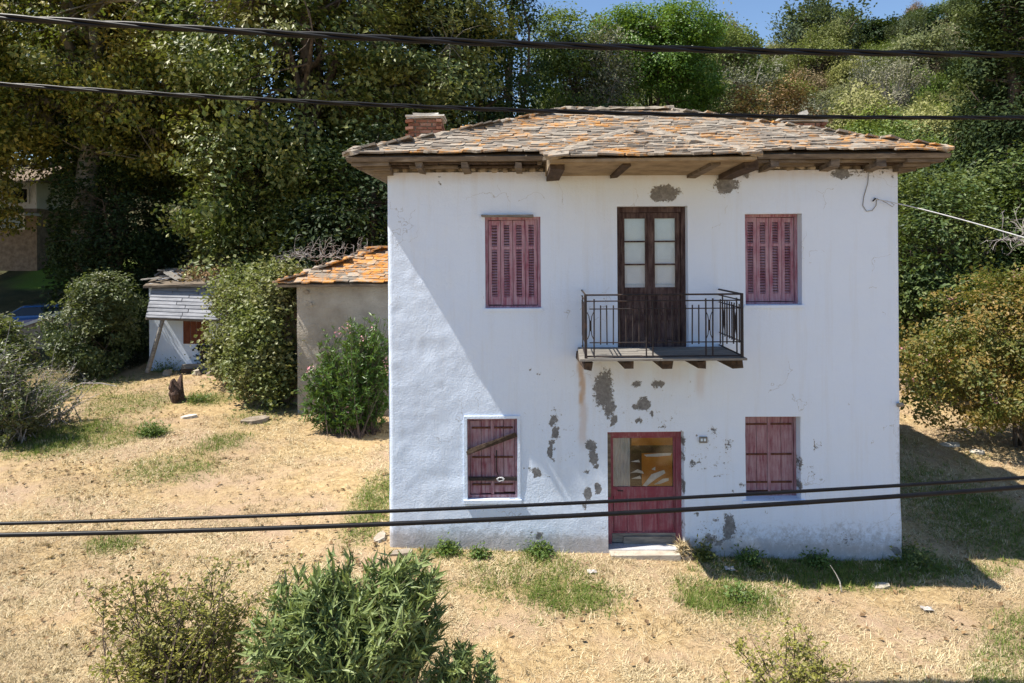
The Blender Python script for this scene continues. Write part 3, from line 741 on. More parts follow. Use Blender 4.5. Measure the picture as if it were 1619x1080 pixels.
# ---- louvred upper windows
def louvre_window(key, px0, px1, py0, py1, rec):
    a, b, c, d = OPEN[key]; Y = WY + rec
    f = Geo(); t = .045
    f.box((a - .02, Y, c - .02), (a + t, Y + .09, d + .02)); f.box((b - t, Y, c - .02), (b + .02, Y + .09, d + .02))
    f.box((a + t, Y + .002, d - t), (b - t, Y + .09, d + .02)); f.box((a + t, Y + .002, c - .02), (b - t, Y + .09, c + .03))
    win = f.build('window', M['red_louvre'], house)
    x0, x1, z0, z1 = a + t + .004, b - t - .004, c + .045, d - t - .006
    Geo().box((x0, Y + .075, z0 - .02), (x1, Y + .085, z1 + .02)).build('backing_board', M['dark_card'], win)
    n = 4; W = (x1 - x0) / n; r = random.Random(len(key) + int(px0))
    for k in range(n):
        l = x0 + k * W + .004; rr = l + W - .008; yo = Y + .012 + (0, .008, .002, .010)[k]; st = .05
        zt, zb = z1 + r.uniform(-.006, .004), z0 + r.uniform(-.006, .006)
        H = zt - zb; zm = zt - H * .31; g = Geo()
        g.box((l, yo, zb), (l + st, yo + .04, zt)); g.box((rr - st, yo, zb), (rr, yo + .04, zt))
        for (p, q) in ((zt - .075, zt), (zm - .045, zm), (zb, zb + .12)):
            g.box((l + st, yo + .003, p), (rr - st, yo + .037, q))
        lf = g.build('shutter_leaf', M['red_louvre'], win)
        s = Geo()
        for (p, q) in ((zm, zt - .075), (zb + .12, zm - .045)):
            m = max(3, int((q - p) / .042))
            for i in range(m):
                zc = p + (i + .5) * (q - p) / m
                Mx = Matrix.Translation(((l + rr) / 2, yo + .022, zc)) @ Matrix.Rotation(R(38 + r.uniform(-6, 6)), 4, 'X')
                s.box((-(rr - l) / 2 + st - .002, -.022, -.004), ((rr - l) / 2 - st + .002, .022, .004), Mx)
        s.build('louvre_slats', M['red_louvre'], win, kind='stuff')
    g = Geo(); g.box((a - .03, WY - .035, c - .05), (b + .03, WY + rec, c - .005)); g.build('sill', M['plaster_plain'], win)
    return win
wul = louvre_window('ul', 770, 853, 345, 485, .06)
wur = louvre_window('ur', 1180, 1260, 340, 480, .17)
g = Geo(); a, b, c, d = OPEN['ul']; g.beam((a - .05, WY - .02, d + .02), (b - .12, WY - .015, d + .005), .10, .035, .012, rng); g.build('lintel_board', M['grey_board'], wul)

# ---- plank shutters downstairs
def plank_window(key, rec, extra):
    a, b, c, d = OPEN[key]; Y = WY + rec; t = .035
    f = Geo(); f.box((a - .02, Y, c), (a + t, Y + .09, d + .02)); f.box((b - t, Y, c), (b + .02, Y + .09, d + .02))
    f.box((a + t, Y + .002, d - t), (b - t, Y + .09, d + .02)); f.box((a + t, Y + .002, c - .02), (b - t, Y + .09, c + .05))
    win = f.build('window', M['red_plank'], house)
    x0, x1, z0, z1 = a + t + .004, b - t - .004, c + .06, d - t - .004
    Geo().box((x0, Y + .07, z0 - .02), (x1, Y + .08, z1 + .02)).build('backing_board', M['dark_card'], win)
    r = random.Random(int(abs(a) * 100)); n = 4; W = (x1 - x0) / n
    for k in range(n):
        zb = z0 + r.uniform(0, .03); gp = .004 if k != 2 else .010
        g = Geo(); g.box((x0 + k * W + gp, Y + .015 + r.uniform(0, .006), zb), (x0 + (k + 1) * W - .004, Y + .045, z1 - r.uniform(0, .01))); g.build('plank', M['red_plank'], win)
    Geo().box(((x0 + x1) / 2 - .022, Y - .002, z0), ((x0 + x1) / 2 + .022, Y + .013, z1)).build('cover_strip', M['red_plank'], win)
    H = z1 - z0
    for q in (.90, .50, .13):
        for s in range(2):
            g = Geo(); xs = x0 + s * 2 * W
            g.box((xs + .03, Y + .004, z0 + H * q - .014), (xs + 2 * W - .03, Y + .016, z0 + H * q + .014))
            for bx in (.06, .16, .30): g.box((xs + bx, Y - .002, z0 + H * q - .010), (xs + bx + .016, Y + .004, z0 + H * q + .010))
            g.build('strap_hinge', M['rust'], win)
    Geo().box((a - .06, WY - .05, c - .055), (b + .06, WY + rec + .05, c - .002)).build('sill', M['plaster_plain'], win)
    if extra:
        g = Geo(); g.beam(P(738, 716, WY - .01), P(816, 687, WY - .01), .03, .075, .008, rng); g.build('nailed_board', M['dark_timber'], win)
        g = Geo(); g.beam(P(741, 757, WY + .02), P(817, 757, WY + .02), .02, .055, .005, rng); g.build('iron_bar', M['iron'], win)
        g = Geo(); g.tube([P(785, 712, WY + .02), P(785, 745, WY + .02), P(788, 752, WY + .02)], .010, 6); g.build('bolt', M['iron'], win)
        g = Geo(); rr = random.Random(2); c0 = P(791, 757, WY - .005)
        pts = [c0 + Vector((math.cos(k * 1.1) * .05 + rr.uniform(-.02, .02), -.02 + rr.uniform(-.015, .01), math.sin(k * 1.1) * .03)) for k in range(30)]
        g.tube(pts, .006, 5); g.build('wire_coil', M['wire'], win)
        fr = Geo()                                   # raised plaster margin
        fr.box((a - .05, WY - .022, c - .04), (a - .004, WY + .06, d + .045)); fr.box((b + .004, WY - .022, c - .04), (b + .045, WY + .06, d + .045)); fr.box((a - .003, WY - .022, d + .003), (b + .003, WY + .06, d + .045))
        fr.build('plaster_margin', M['plaster_plain'], win)
    return win
plank_window('ll', .05, True)
plank_window('lr', .17, False)

# ---- balcony door
def balcony_door():
    a, b, c, d = OPEN['bd']; Y = WY + .16
    f = Geo(); t = .07
    f.box((a - .02, Y, c - .02), (a + t, Y + .12, d + .02)); f.box((b - t, Y, c - .02), (b + .02, Y + .12, d + .02)); f.box((a + t, Y + .002, d - .09), (b - t, Y + .12, d + .02))
    dr = f.build('balcony_door', M['brown_door'], house)
    x0, x1, z0, z1 = a + t + .004, b - t - .004, c, d - .095
    W = (x1 - x0) / 2; H = z1 - z0
    for k in range(2):
        l, r = x0 + k * W + .003, x0 + (k + 1) * W - .003; st = .072
        g = Geo(); g.box((l, Y + .03, z0), (l + st, Y + .08, z1)); g.box((r - st, Y + .03, z0), (r, Y + .08, z1))
        zp = z0 + H * .445
        for p, q in ((z1 - .09, z1), (zp - .10, zp), (z0 + H * .20, z0 + H * .24), (z0, z0 + .12)):
            g.box((l + st, Y + .032, p), (r - st, Y + .078, q))
        step = (z1 - .09 - zp) / 3
        for i in (1, 2): g.box((l + st, Y + .04, zp + i * step - .013), (r - st, Y + .07, zp + i * step + .013))
        g.build('door_leaf', M['brown_door'], dr)
        for (p, q) in ((z0 + .12, z0 + H * .20), (z0 + H * .24, zp - .10)):
            g = Geo(); g.box((l + st, Y + .055, p), (r - st, Y + .065, q)); g.box((l + st + .03, Y + .046, p + .04), (r - st - .03, Y + .0545, q - .04)); g.build('door_panel', M['brown_door'], dr)
        for i in range(3):
            p, q = zp + i * step + .013, zp + (i + 1) * step - .013
            if i == 0: p = zp
            if i == 2: q = z1 - .09
            Geo().box((l + st, Y + .052, p), (r - st, Y + .056, q)).build('pane', M['glass'], dr)
        g = Geo(); g.box((l + st - .02, Y + .10, zp - .03), (r - st + .02, Y + .115, z1 - .05))
        for p, q in ((zp + .04, zp + step * 1.05), (zp + step * 1.2, zp + step * 1.75), (zp + step * 1.9, z1 - .15)):
            for bx in ((l + st + .04, p, l + st + .05, q), (r - st - .05, p, r - st - .04, q), (l + st + .05, p, r - st - .05, p + .01), (l + st + .05, q - .01, r - st - .05, q)):
                g.box((bx[0], Y + .092, bx[1]), (bx[2], Y + .0995, bx[3]))
        g.build('inner_shutter', M['white_card'], dr)
    xm = (x0 + x1) / 2
    g = Geo(); g.box((xm - .045, Y + .012, z0 + .02), (xm + .045, Y + .029, z1)); g.build('meeting_strip', M['brown_door'], dr)
    Geo().box((a - .02, WY + .02, c - .06), (b + .02, Y + .15, c - .002)).build('threshold', M['grey_board'], dr)
balcony_door()

# ---- street door
def street_door():
    a, b, c, d = OPEN['dr']; Y = WY + .19
    f = Geo(); t = .085
    f.box((a - .02, Y, c), (a + t, Y + .11, d + .02)); f.box((b - t, Y, c), (b + .02, Y + .11, d + .02)); f.box((a + t, Y + .002, d - .12), (b - t, Y + .11, d + .02))
    dr = f.build('front_door', M['red_door'], house)
    Geo().box((a + .02, Y - .012, c + .75), (a + t - .01, Y - .002, d - .08)).build('bare_post_strip', M['old_wood'], dr)
    x0, x1, z0 = a + t + .003, b - t - .003, c
    zg0, zg1 = P(1000, 771, Y).z, d - .125
    zl0, zl1 = P(1000, 842, Y).z, P(1000, 787, Y).z
    g = Geo(); st = .03
    g.box((x0, Y + .03, z0 + .03), (x0 + st, Y + .08, zg1)); g.box((x1 - st, Y + .03, z0 + .03), (x1, Y + .08, zg1))
    for p, q in ((zg0 - .14, zg0), (z0 + .03, zl0), (zg1 - .03, zg1)):
        g.box((x0 + st, Y + .032, p), (x1 - st, Y + .078, q))
    g.build('door_leaf', M['red_door'], dr)
    n = 4; W = (x1 - x0 - 2 * st) / n
    for k in range(n):
        l = x0 + st + k * W; g = Geo(); g.box((l + .012, Y + .045, zl0), (l + W - .012, Y + .065, zg0 - .14)); g.box((l + W - .014, Y + .03, zl0), (l + W + .010, Y + .066, zg0 - .14)); g.build('door_panel', M['red_door'], dr)
    Geo().box((x0 + st, Y + .045, zg0), (x1 - st, Y + .049, zg1 - .03)).build('pane', M['glass'], dr)
    # what hangs behind the glass
    cx = P(997, 740, Y).x
    g = Geo(); V = []
    for i in range(14):
        x = x0 + st + (cx - x0 - st) * i / 13
        for z in (zg0 - .02, zg1): V.append((x, Y + .062 + .008 * math.sin(i * 1.9), z))
    g.add(V, [[2*i, 2*i+2, 2*i+3, 2*i+1] for i in range(13)]); g.build('curtain', M['curtain'], dr)
    q0, q1 = P(1016, 770, Y), P(1064, 718, Y)
    Geo().box((q0.x, Y + .058, zg0 - .02), (q1.x, Y + .066, q1.z)).build('hardboard', M['brown_card'], dr)
    Geo().box((cx - .02, Y + .075, zg0 - .02), (x1 - st, Y + .085, zg1)).build('dark_board', M['dark_card'], dr)
    Geo().box((q0.x - .16, Y + .067, zg1 - .16), (x1 - st, Y + .074, zg1)).build('upper_board', M['brown_card'], dr)
    g = Geo(); r = random.Random(9)
    for pts in (((1016,768),(1030,750),(1050,743),(1052,748),(1036,758),(1022,769)), ((1034,766),(1048,757),(1057,756),(1057,760),(1044,765)), ((1018,719),(1040,717),(1062,716),(1060,720),(1040,722),(1022,722)), ((996,748),(1008,742),(1016,745),(1018,749),(1006,747)), ((998,757),(1012,752),(1014,757)), ((997,730),(1010,727),(1012,731)), ((1030,742),(1036,738),(1036,744))):
        V = [list(P(x, y, Y + .054 + r.uniform(-.003, .002))) for x, y in pts]; m = len(V)
        V += [[v[0], v[1] + .002, v[2]] for v in V]
        g.add(V, [list(range(m))[::-1], list(range(m, 2*m))] + [[i, (i+1) % m, m+(i+1) % m, m+i] for i in range(m)])
    g.build('torn_plastic', M['foil'], dr)
    k0, k1 = P(986, 862, Y), P(1063, 848, Y)
    Geo().box((k0.x, Y - .01, k0.z), (k1.x, Y + .025, k1.z)).build('kick_board', M['grey_board'], dr)
    Geo().box((x0 + .005, Y + .018, z0 + .02), (x1 - .005, Y + .0295, zl0 - .02)).build('bottom_board', M['grey_board'], dr)
    h = P(975, 775, Y); g = Geo(); g.tube([h + Vector((.02, -.0, 0)), h + Vector((.02, -.03, 0)), h + Vector((.10, -.03, 0))], .010, 6); g.build('handle', M['iron'], dr)
    s0, s1 = P(966, 880, WY - .2), P(1076, 866, WY - .2)
    g = Geo(); g.box((s0.x, WY - .20, -.35), (s1.x, Y + .1, OPEN['dr'][2] - .012)); g.build('doorstep', M['stone'], house)
street_door()
# small plate beside the door
a = P(1106, 691, WY - .012); b = P(1118, 700, WY - .012)
pl = Geo().box((a.x, WY - .03, b.z), (b.x, WY + .02, a.z)).build('meter_plate', M['grey_board'], house)
for k in range(2):
    Geo().box((a.x + .012 + .05 * k, WY - .034, b.z + .03), (a.x + .045 + .05 * k, WY - .0305, b.z + .07)).build('plate_mark', M['white_card'], pl)

# ---- balcony
def balcony():
    BYF = 9.60
    x0, x1 = P(919, 565, BYF).x, P(1177, 567, BYF).x
    zt = 3.215
    g = Geo(); bal = None
    r = random.Random(8)
    # joists first: they carry everything
    jx = [P(p, 575, BYF + .05).x for p in (930, 995, 1056, 1110, 1168)]
    g.box((x0 + .05, WY - .03, zt - .10), (x1 - .05, WY + .05, zt - .05))
    bal = g.build('balcony', M['dark_timber'], house)
    for i, x in enumerate(jx):
        g = Geo(); w = (.11, .12, .15, .13, .15)[i]
        g.beam((x - .02, WY + .12, zt - .11), (x, BYF + r.uniform(.03, .10), zt - .105 - r.uniform(0, .01)), w, .105, .012, r); g.build('joist', M['dark_timber'], bal)
    n = 7; W = (WY - BYF) / n
    for k in range(n):
        y0 = BYF - .03 + k * (W + .003)
        for (p, q) in (((x0 - .02), x0 + 1.02 + r.uniform(-.2, .2)), (None, x1 + .03)):
            if p is None: p = last + .006
            last = q
            V = Geo(); V.box((p + .085 * k / n * (p < x0 + .5), y0, zt - .032 + r.uniform(-.003, .003)), (q, y0 + W - .006, zt + r.uniform(-.005, .005))); V.build('deck_board', M['grey_board'], bal)
    # railing
    z0, z1 = zt + .015, P(1048, 466, BYF).z
    yf, pr = BYF + .03, .0075
    H = z1 - z0
    def bar(p, q, name, rad=pr, s=6):
        Geo().tube([p, q], rad * 1.4, s).build(name, M['iron'], bal)
    X = lambda px: P(px, 520, yf).x
    xl, xr = X(926), X(1173)
    bar((xl, yf, z1), (xr, yf, z1), 'handrail', .010)
    zA, zB, zC, zD = z0 + H * .90, z0 + H * .775, z0 + H * .235, z0 + .01
    bar((xl, yf, zA), (xr, yf, zA), 'upper_rail', .007)
    bar((X(932), yf, zB), (xr, yf, zB), 'middle_rail', .006)
    bar((X(932), yf, zC), (xr, yf, zC), 'lower_rail', .006)
    bar((xl, yf, zD), (xr, yf, zD), 'bottom_rail', .008)
    for x in (xl, xr):
        Geo().box((x - .018, yf - .018, zt + .002), (x + .018, yf + .018, z1 + .012)).build('corner_post', M['iron'], bal)
    for px in (939, 1021.7, 1032, 1116, 1126.7):
        bar((X(px), yf, zD), (X(px) + r.uniform(-.006, .006), yf, zA + .03), 'baluster', .008)
    for px in (949.5, 959.7, 969.7, 980, 990, 1000.3, 1010.5, 1042.5, 1052.8, 1063.3, 1073.6, 1084, 1094.5, 1105, 1138.9, 1149.5, 1160):
        bar((X(px), yf + .008, zC - .03), (X(px) + r.uniform(-.006, .006), yf + .008, zB + .05), 'baluster', .007)
    def ornament(xa, xb, y, axis):
        g = Geo(); zc = (zB + zC) / 2; h = (zB - zC) / 2 * .80
        def pt(u, z): return (xa + (xb - xa) * u, y, z) if axis == 'x' else (y, xa + (xb - xa) * u, z)
        g.tube([pt(.05, zc + h), pt(.3, zc + h * .7), pt(.40, zc + h * .35), pt(.40, zc - h * .35), pt(.3, zc - h * .7), pt(.05, zc - h)], .006, 5)
        g.tube([pt(.95, zc + h), pt(.7, zc + h * .7), pt(.60, zc + h * .35), pt(.60, zc - h * .35), pt(.7, zc - h * .7), pt(.95, zc - h)], .006, 5)
        g.box(*[tuple(min(a, b) for a, b in zip(pt(.36, zc - h * .4), pt(.64, zc + h * .4)))] + [tuple(max(a, b) + (.006 if a == b else 0) for a, b in zip(pt(.36, zc - h * .4), pt(.64, zc + h * .4)))])
        g.build('ornament', M['iron'], bal)
    ornament(X(928), X(939), yf, 'x'); ornament(X(1116), X(1126.7), yf, 'x'); ornament(X(1021.7), X(1032), yf, 'x')
    for x, xb in ((xl, xl + .06), (xr, xr)):
        yb = WY + .03
        bar((x, yf, z1), (xb, yb, z1), 'side_handrail', .010); bar((x, yf, zA), (xb, yb, zA), 'side_rail', .007); bar((x, yf, zC), (xb, yb, zC), 'side_rail', .006); bar((x, yf, zB), (xb, yb, zB), 'side_rail', .006); bar((x, yf, zD), (xb, yb, zD), 'side_rail', .008)
        x_ = x
        for k in range(1, 10):
            y = yf + (yb - yf) * k / 10; x = x_ + (xb - x_) * k / 10
            if k in (2, 8): bar((x, y, zD), (x, y, zA + .02), 'side_baluster', .008)
            else: bar((x, y, zC - .03), (x, y, zB + .05), 'side_baluster', .007)
        ornament(yf + (yb - yf) * .2, yf + (yb - yf) * .31, x_ + (xb - x_) * .25, 'y'); ornament(yf + (yb - yf) * .69, yf + (yb - yf) * .8, x_ + (xb - x_) * .75, 'y')
balcony()
# ------------------------------------------------------------------ foliage builders
def leaf_quads(rs, C, size, aspect=.55, up=.5, fold=.18, jitter=.35, axis=None, along=1.0, nb=None):
    """one kite shaped leaf at each point of C; axis: preferred pointing direction per leaf"""
    n = len(C)
    nrm = rs.normal(size=(n, 3)); nrm[:, 2] = np.abs(nrm[:, 2]) + up * 2
    if nb is not None: nrm = nrm * .75 + nb
    nrm /= np.linalg.norm(nrm, axis=1)[:, None]
    d = rs.normal(size=(n, 3))
    if axis is not None: d = d * (1 - along) + axis * along * 1.6
    else: d[:, 2] -= .35
    d -= nrm * (d * nrm).sum(1)[:, None]; d /= np.linalg.norm(d, axis=1)[:, None] + 1e-9
    s = np.cross(nrm, d)
    L = (size * (1 + rs.uniform(-jitter, jitter, n)))[:, None]; W = L * aspect * .5
    a = C - d * L * .5; b = C + s * W + nrm * W * fold * 2 - d * L * .05; c = C + d * L * .5; e = C - s * W + nrm * W * fold * 2 - d * L * .05
    V = np.stack([a, b, c, e], 1).reshape(-1, 3); i = np.arange(n)[:, None] * 4
    return V, np.concatenate([i, i + 1, i + 2, i + 3], 1)
def twigs(P0, P1, r0, r1, sides=3):
    P0, P1 = np.asarray(P0, float), np.asarray(P1, float); n = len(P0)
    d = P1 - P0; d /= np.linalg.norm(d, axis=1)[:, None] + 1e-9
    a = np.where(np.abs(d[:, 2:3]) < .9, [[0, 0, 1.]], [[1., 0, 0]]); u = np.cross(d, a); u /= np.linalg.norm(u, axis=1)[:, None] + 1e-9
    w = np.cross(d, u); r0 = np.broadcast_to(r0, n)[:, None]; r1 = np.broadcast_to(r1, n)[:, None]
    rings = []
    for Pp, rr in ((P0, r0), (P1, r1)):
        for k in range(sides):
            an = 2 * math.pi * k / sides; rings.append(Pp + (u * math.cos(an) + w * math.sin(an)) * rr)
    V = np.stack(rings, 1).reshape(-1, 3); i = np.arange(n)[:, None] * 2 * sides; F = []
    for k in range(sides):
        k2 = (k + 1) % sides; F.append(np.concatenate([i + k, i + k2, i + sides + k2, i + sides + k], 1))
    return V, np.concatenate(F)
def curved(P0, P1, sag, rs, segs=3):
    """polyline points from P0 to P1 (arrays), bulging upward then out"""
    out = []
    mid = (P0 + P1) / 2 + rs.normal(size=P0.shape) * sag
    for k in range(segs + 1):
        t = k / segs; out.append(P0 * (1 - t) ** 2 + 2 * mid * t * (1 - t) + P1 * t * t)
    return out
def sample_env(rs, env, n, shell=.5):
    """points through a union of ellipsoids, denser near the skin"""
    w = np.array([e[3] * e[4] * e[5] for e in env]) ** .67; k = rs.choice(len(env), n, p=w / w.sum())
    E = np.array(env)[k]; d = rs.normal(size=(n, 3)); d /= np.linalg.norm(d, axis=1)[:, None]
    r = (shell + (1 - shell) * rs.uniform(0, 1, n) ** .6) * (1 + rs.normal(size=n) * .07)
    return E[:, :3] + d * E[:, 3:6] * r[:, None]
def make_tree(name, label, cat, loc, env, trunk, tr, nlimb, nclump, crad, lpc, lsize, leafm, barkm, seed, group=None, shell=.5, up=.45, flat=.6, aspect=.6, stems=1, extra=None, lean=.3, minz=.15, crown='crown', loc_z=None):
    """trunk: height to which the trunk runs; env in local coords"""
    rs = np.random.RandomState(seed)
    x, y = loc; z = gz(x, y) - .06 if loc_z is None else loc_z
    root = empty(name, (x, y, z), label, cat, group)
    g = Geo(); nodes = []
    for s in range(stems):
        b = np.array([rs.normal() * .12 * (stems > 1), rs.normal() * .12 * (stems > 1), -.15]); pts = [b]
        top = np.array([rs.normal() * lean * (1 + (stems > 1)), rs.normal() * lean * (1 + (stems > 1)), trunk])
        m = 7
        for i in range(1, m):
            t = i / (m - 1); pts.append(b + (top - b) * t + rs.normal(size=3) * trunk * .014 * np.array([1, 1, .2]))
        rad = [tr * (1.35 if i == 0 else 1 - .62 * i / (m - 1)) / math.sqrt(stems) for i in range(m)]
        g.tube([p + np.array([x, y, z]) for p in pts], rad, 9)
        nodes += [(p, rad[i]) for i, p in enumerate(pts) if i > 1]
        ends = sample_env(rs, env, max(1, nlimb // stems), .45)
        for e in ends:
            f = rs.uniform(.35, 1.0); i = min(m - 2, int(f * (m - 1))); st = pts[i] + (pts[i + 1] - pts[i]) * rs.uniform()
            if e[2] < st[2] - .5: e = e.copy(); e[2] = st[2] + rs.uniform(0, .8)
            mid = (st + e) / 2 + np.array([0, 0, np.linalg.norm(e - st) * .12]) + rs.normal(size=3) * .12 * np.linalg.norm(e - st)
            L = [st * (1 - t) ** 2 + 2 * mid * t * (1 - t) + e * t * t + rs.normal(size=3) * .02 * np.linalg.norm(e - st) * (0 < t < 1) for t in np.linspace(0, 1, 6)]
            r0 = rad[i] * .66; rr = [r0 * (1 - .82 * t) for t in np.linspace(0, 1, 6)]
            g.tube([p + np.array([x, y, z]) for p in L], rr, 5)
            nodes += [(p, rr[k]) for k, p in enumerate(L) if k > 1]
    NP = np.array([n[0] for n in nodes]); NR = np.array([n[1] for n in nodes])
    C = sample_env(rs, env, nclump, shell); C = C[C[:, 2] > minz]
    j = np.argmin(((C[:, None] - NP[None]) ** 2).sum(2), 1)
    Q = curved(NP[j], C, crad * .35, rs); r0 = np.minimum(NR[j] * .5, .05 * max(.4, crad)); off = np.array([x, y, z])
    for k in range(3):
        V, F = twigs(Q[k] + off, Q[k + 1] + off, r0 * (1 - .27 * k), r0 * (1 - .27 * (k + 1)), 4); g.add(V, F)
    g.build('trunk', barkm, root, smooth=True)
    # leaves, in clumps of uneven size
    cs = crad * rs.uniform(.45, 1.5, len(C)); cnt = np.maximum(4, (lpc * (cs / crad) ** 1.6)).astype(int)
    idx = np.repeat(np.arange(len(C)), cnt); n = len(idx)
    d = rs.normal(size=(n, 3)); d /= np.linalg.norm(d, axis=1)[:, None]
    rr = rs.uniform(0, 1, n) ** .45
    L = C[idx] + d * rr[:, None] * cs[idx][:, None] * np.array([1, 1, flat])
    ec = np.array(env)[:, :3].mean(0); cd = (C - ec) / (np.linalg.norm(C - ec, axis=1)[:, None] + 1e-6) * .9 + rs.normal(size=C.shape) * .75 + [0, 0, .35]
    nbv = cd[idx]; k_ = L[:, 2] > .05; L = L[k_]; nbv = nbv[k_]
    V, F = leaf_quads(rs, L + off, lsize * rs.uniform(.75, 1.25, len(L)), aspect, up * .5, nb=nbv)
    Geo().add(V, F).build(crown, leafm, root)
    if extra: extra(root, rs, C + off, cs)
    return root
def sprig_shrub(name, label, loc, env, nstem, leafn, lsize, aspect, leafm, barkm, seed, group=None, cat='shrub', along=.8, whorl=3, start=.35, stemr=.012, spread=.5, flowers=None, upb=.1, loc_z=None, base_r=.25):
    """many upright stems from one root stock, each with leaves along its upper part (oleander habit)"""
    rs = np.random.RandomState(seed); x, y = loc; z = gz(x, y) - .05 if loc_z is None else loc_z
    root = empty(name, (x, y, z), label, cat, group); off = np.array([x, y, z])
    tips = sample_env(rs, env, nstem, .55); tips[:, 2] = np.maximum(tips[:, 2], .25)
    h = tips[:, 2:3]
    base = np.concatenate([rs.normal(size=(nstem, 2)) * base_r, np.zeros((nstem, 1))], 1)
    mid = base + (tips - base) * np.array([spread, spread, .55]) + rs.normal(size=(nstem, 3)) * .05 * h
    g = Geo(); S = 6; pts = []
    for k in range(S + 1):
        t = k / S; pts.append(base * (1 - t) ** 2 + 2 * mid * t * (1 - t) + tips * t * t)
    for k in range(S):
        V, F = twigs(pts[k] + off, pts[k + 1] + off, stemr * (1 - .7 * k / S), stemr * (1 - .7 * (k + 1) / S), 3); g.add(V, F)
    g.build('stems', barkm, root)
    T = start + (1 - start) * np.sort(rs.uniform(0, 1, (nstem, leafn)) ** .75, 1)
    T = np.repeat(T, whorl, 1)[:, :, None]
    C = base[:, None] * (1 - T) ** 2 + 2 * mid[:, None] * T * (1 - T) + tips[:, None] * T * T
    D = 2 * (mid - base)[:, None] * (1 - T) + 2 * (tips - mid)[:, None] * T; D /= np.linalg.norm(D, axis=2)[:, :, None] + 1e-9
    C = C.reshape(-1, 3); D = D.reshape(-1, 3); n = len(C)
    out = rs.normal(size=(n, 3)); out -= D * (out * D).sum(1)[:, None]; out /= np.linalg.norm(out, axis=1)[:, None] + 1e-9
    ax = D * along + out * (1.25 - along * .6) + np.array([0, 0, upb]); ax /= np.linalg.norm(ax, axis=1)[:, None]
    C = C + ax * lsize * .45
    V, F = leaf_quads(rs, C + off, lsize, aspect, .1, .12, .3, ax, .95)
    Geo().add(V, F).build('foliage', leafm, root)
    if flowers:
        k = rs.choice(nstem, flowers); Cf = np.repeat(tips[k], 14, 0) + rs.normal(size=(flowers * 14, 3)) * .06 + off
        V, F = leaf_quads(rs, Cf, .05, .9, .3); Geo().add(V, F).build('blossom', M['flower'], root)
    return root
def ivy_sleeve(root, pts, rad, n, size, mat, seed):
    """ivy leaves hugging a trunk"""
    rs = np.random.RandomState(seed); pts = np.array(pts, float); t = rs.uniform(0, 1, n); L = np.array([0, *np.cumsum(np.linalg.norm(np.diff(pts, axis=0), axis=1))]); L /= L[-1]
    C = np.stack([np.interp(t, L, pts[:, k]) for k in range(3)], 1)
    a = rs.uniform(0, 2 * math.pi, n); r = rad * (.75 + .6 * rs.uniform(0, 1, n)) * (1 - .35 * t)
    C[:, 0] += np.cos(a) * r; C[:, 1] += np.sin(a) * r; C[:, 2] += rs.normal(size=n) * .1
    V, F = leaf_quads(rs, C, size, .8, .3); Geo().add(V, F).build('ivy', mat, root)
def at(px, Y): return (P(px, 400, Y).x, Y)

# ------------------------------------------------------------------ tall plane trees on the left
GT = 'tall trees behind the yard'
def recolour(root, name, mat):
    for c in root.children:
        if c.name.split('.')[0] == name: c.material_slots[0].link = 'OBJECT'; c.material_slots[0].material = mat
def again(proto, px, Y, label, rot, scale=1, mat=None, group=None):
    """another individual on the mesh data of proto"""
    x, y = at(px, Y); z = gz(x, y) - .06
    r = dup(proto, (x, y, z), rot, scale, label, group); WORLD[r.name] = Vector((x, y, z))
    if mat: recolour(r, 'crown', M[mat])
    return r
def ivy_on(t, h, tr, seed):
    p = WORLD[t.name]; ivy_sleeve(t, [p, p + Vector((0, 0, h * .5)), p + Vector((0, 0, h))], tr * 1.9, int(h * 420), .17, M['lf_ivyd'], seed)
def plane(px, Y, label, H, env, seed, leafm, nclump=470, lpc=118, lsize=.18, tr=.45, bark='bark_pale', nlimb=20, crad=.95):
    return make_tree('plane_tree', label, 'tree', at(px, Y), env, H * .82, tr, nlimb, nclump, crad, lpc, lsize, M[leafm], M[bark], seed, GT, shell=.5, up=.35, flat=.55, lean=.6)
E1 = [(0, 0, 11, 5.0, 4.5, 4.2), (-3.0, 0, 8.6, 3.2, 3.2, 2.2), (3.0, -.5, 9.0, 3.0, 3.2, 2.6), (0, 0, 15, 3.6, 3.6, 3.2)]
E2 = [(0, 0, 10, 4.4, 4.2, 5.0), (2.2, 0, 6.5, 3.0, 3.0, 2.6), (-2.6, -.6, 12, 3.0, 3.2, 3.0), (.5, 0, 15.5, 3.4, 3.4, 3.0), (-1.4, -1.6, 6.0, 2.4, 2.4, 2.0)]
pa = plane(128, 27, 'ivy clad plane tree with a thick dark trunk left of the white shed', 18, E1, 101, 'lf_plane', tr=.55)
pb = plane(300, 31, 'yellowing plane tree standing behind the white shed', 18, E2, 102, 'lf_plane')
pc = plane(470, 25.5, 'ivy trunked plane tree behind the orange lichened shed roof', 19, E2, 103, 'lf_plane2', bark='bark')
again(pa, 630, 29, 'tall plane tree with pale bare limbs behind the brick chimney', 1.9, 1, 'lf_plane2')
again(pb, -165, 25, 'plane tree cut by the left edge with orange tinted leaves', 2.3, .95)
again(pc, 200, 40, 'distant plane tree seen through the gaps above the lawn', 1.2)
again(pb, -190, 32, 'unseen plane tree added beyond the left edge to shade the stone house', .7, 1.05)  # out of view, added to throw shade on the stone house and lawn
again(pa, 20, 42, 'distant plane tree above the neighbouring house roof', 4.0, .95, 'lf_plane2')
ivy_on(pa, 9, .55, 151); ivy_on(pc, 12, .45, 153)
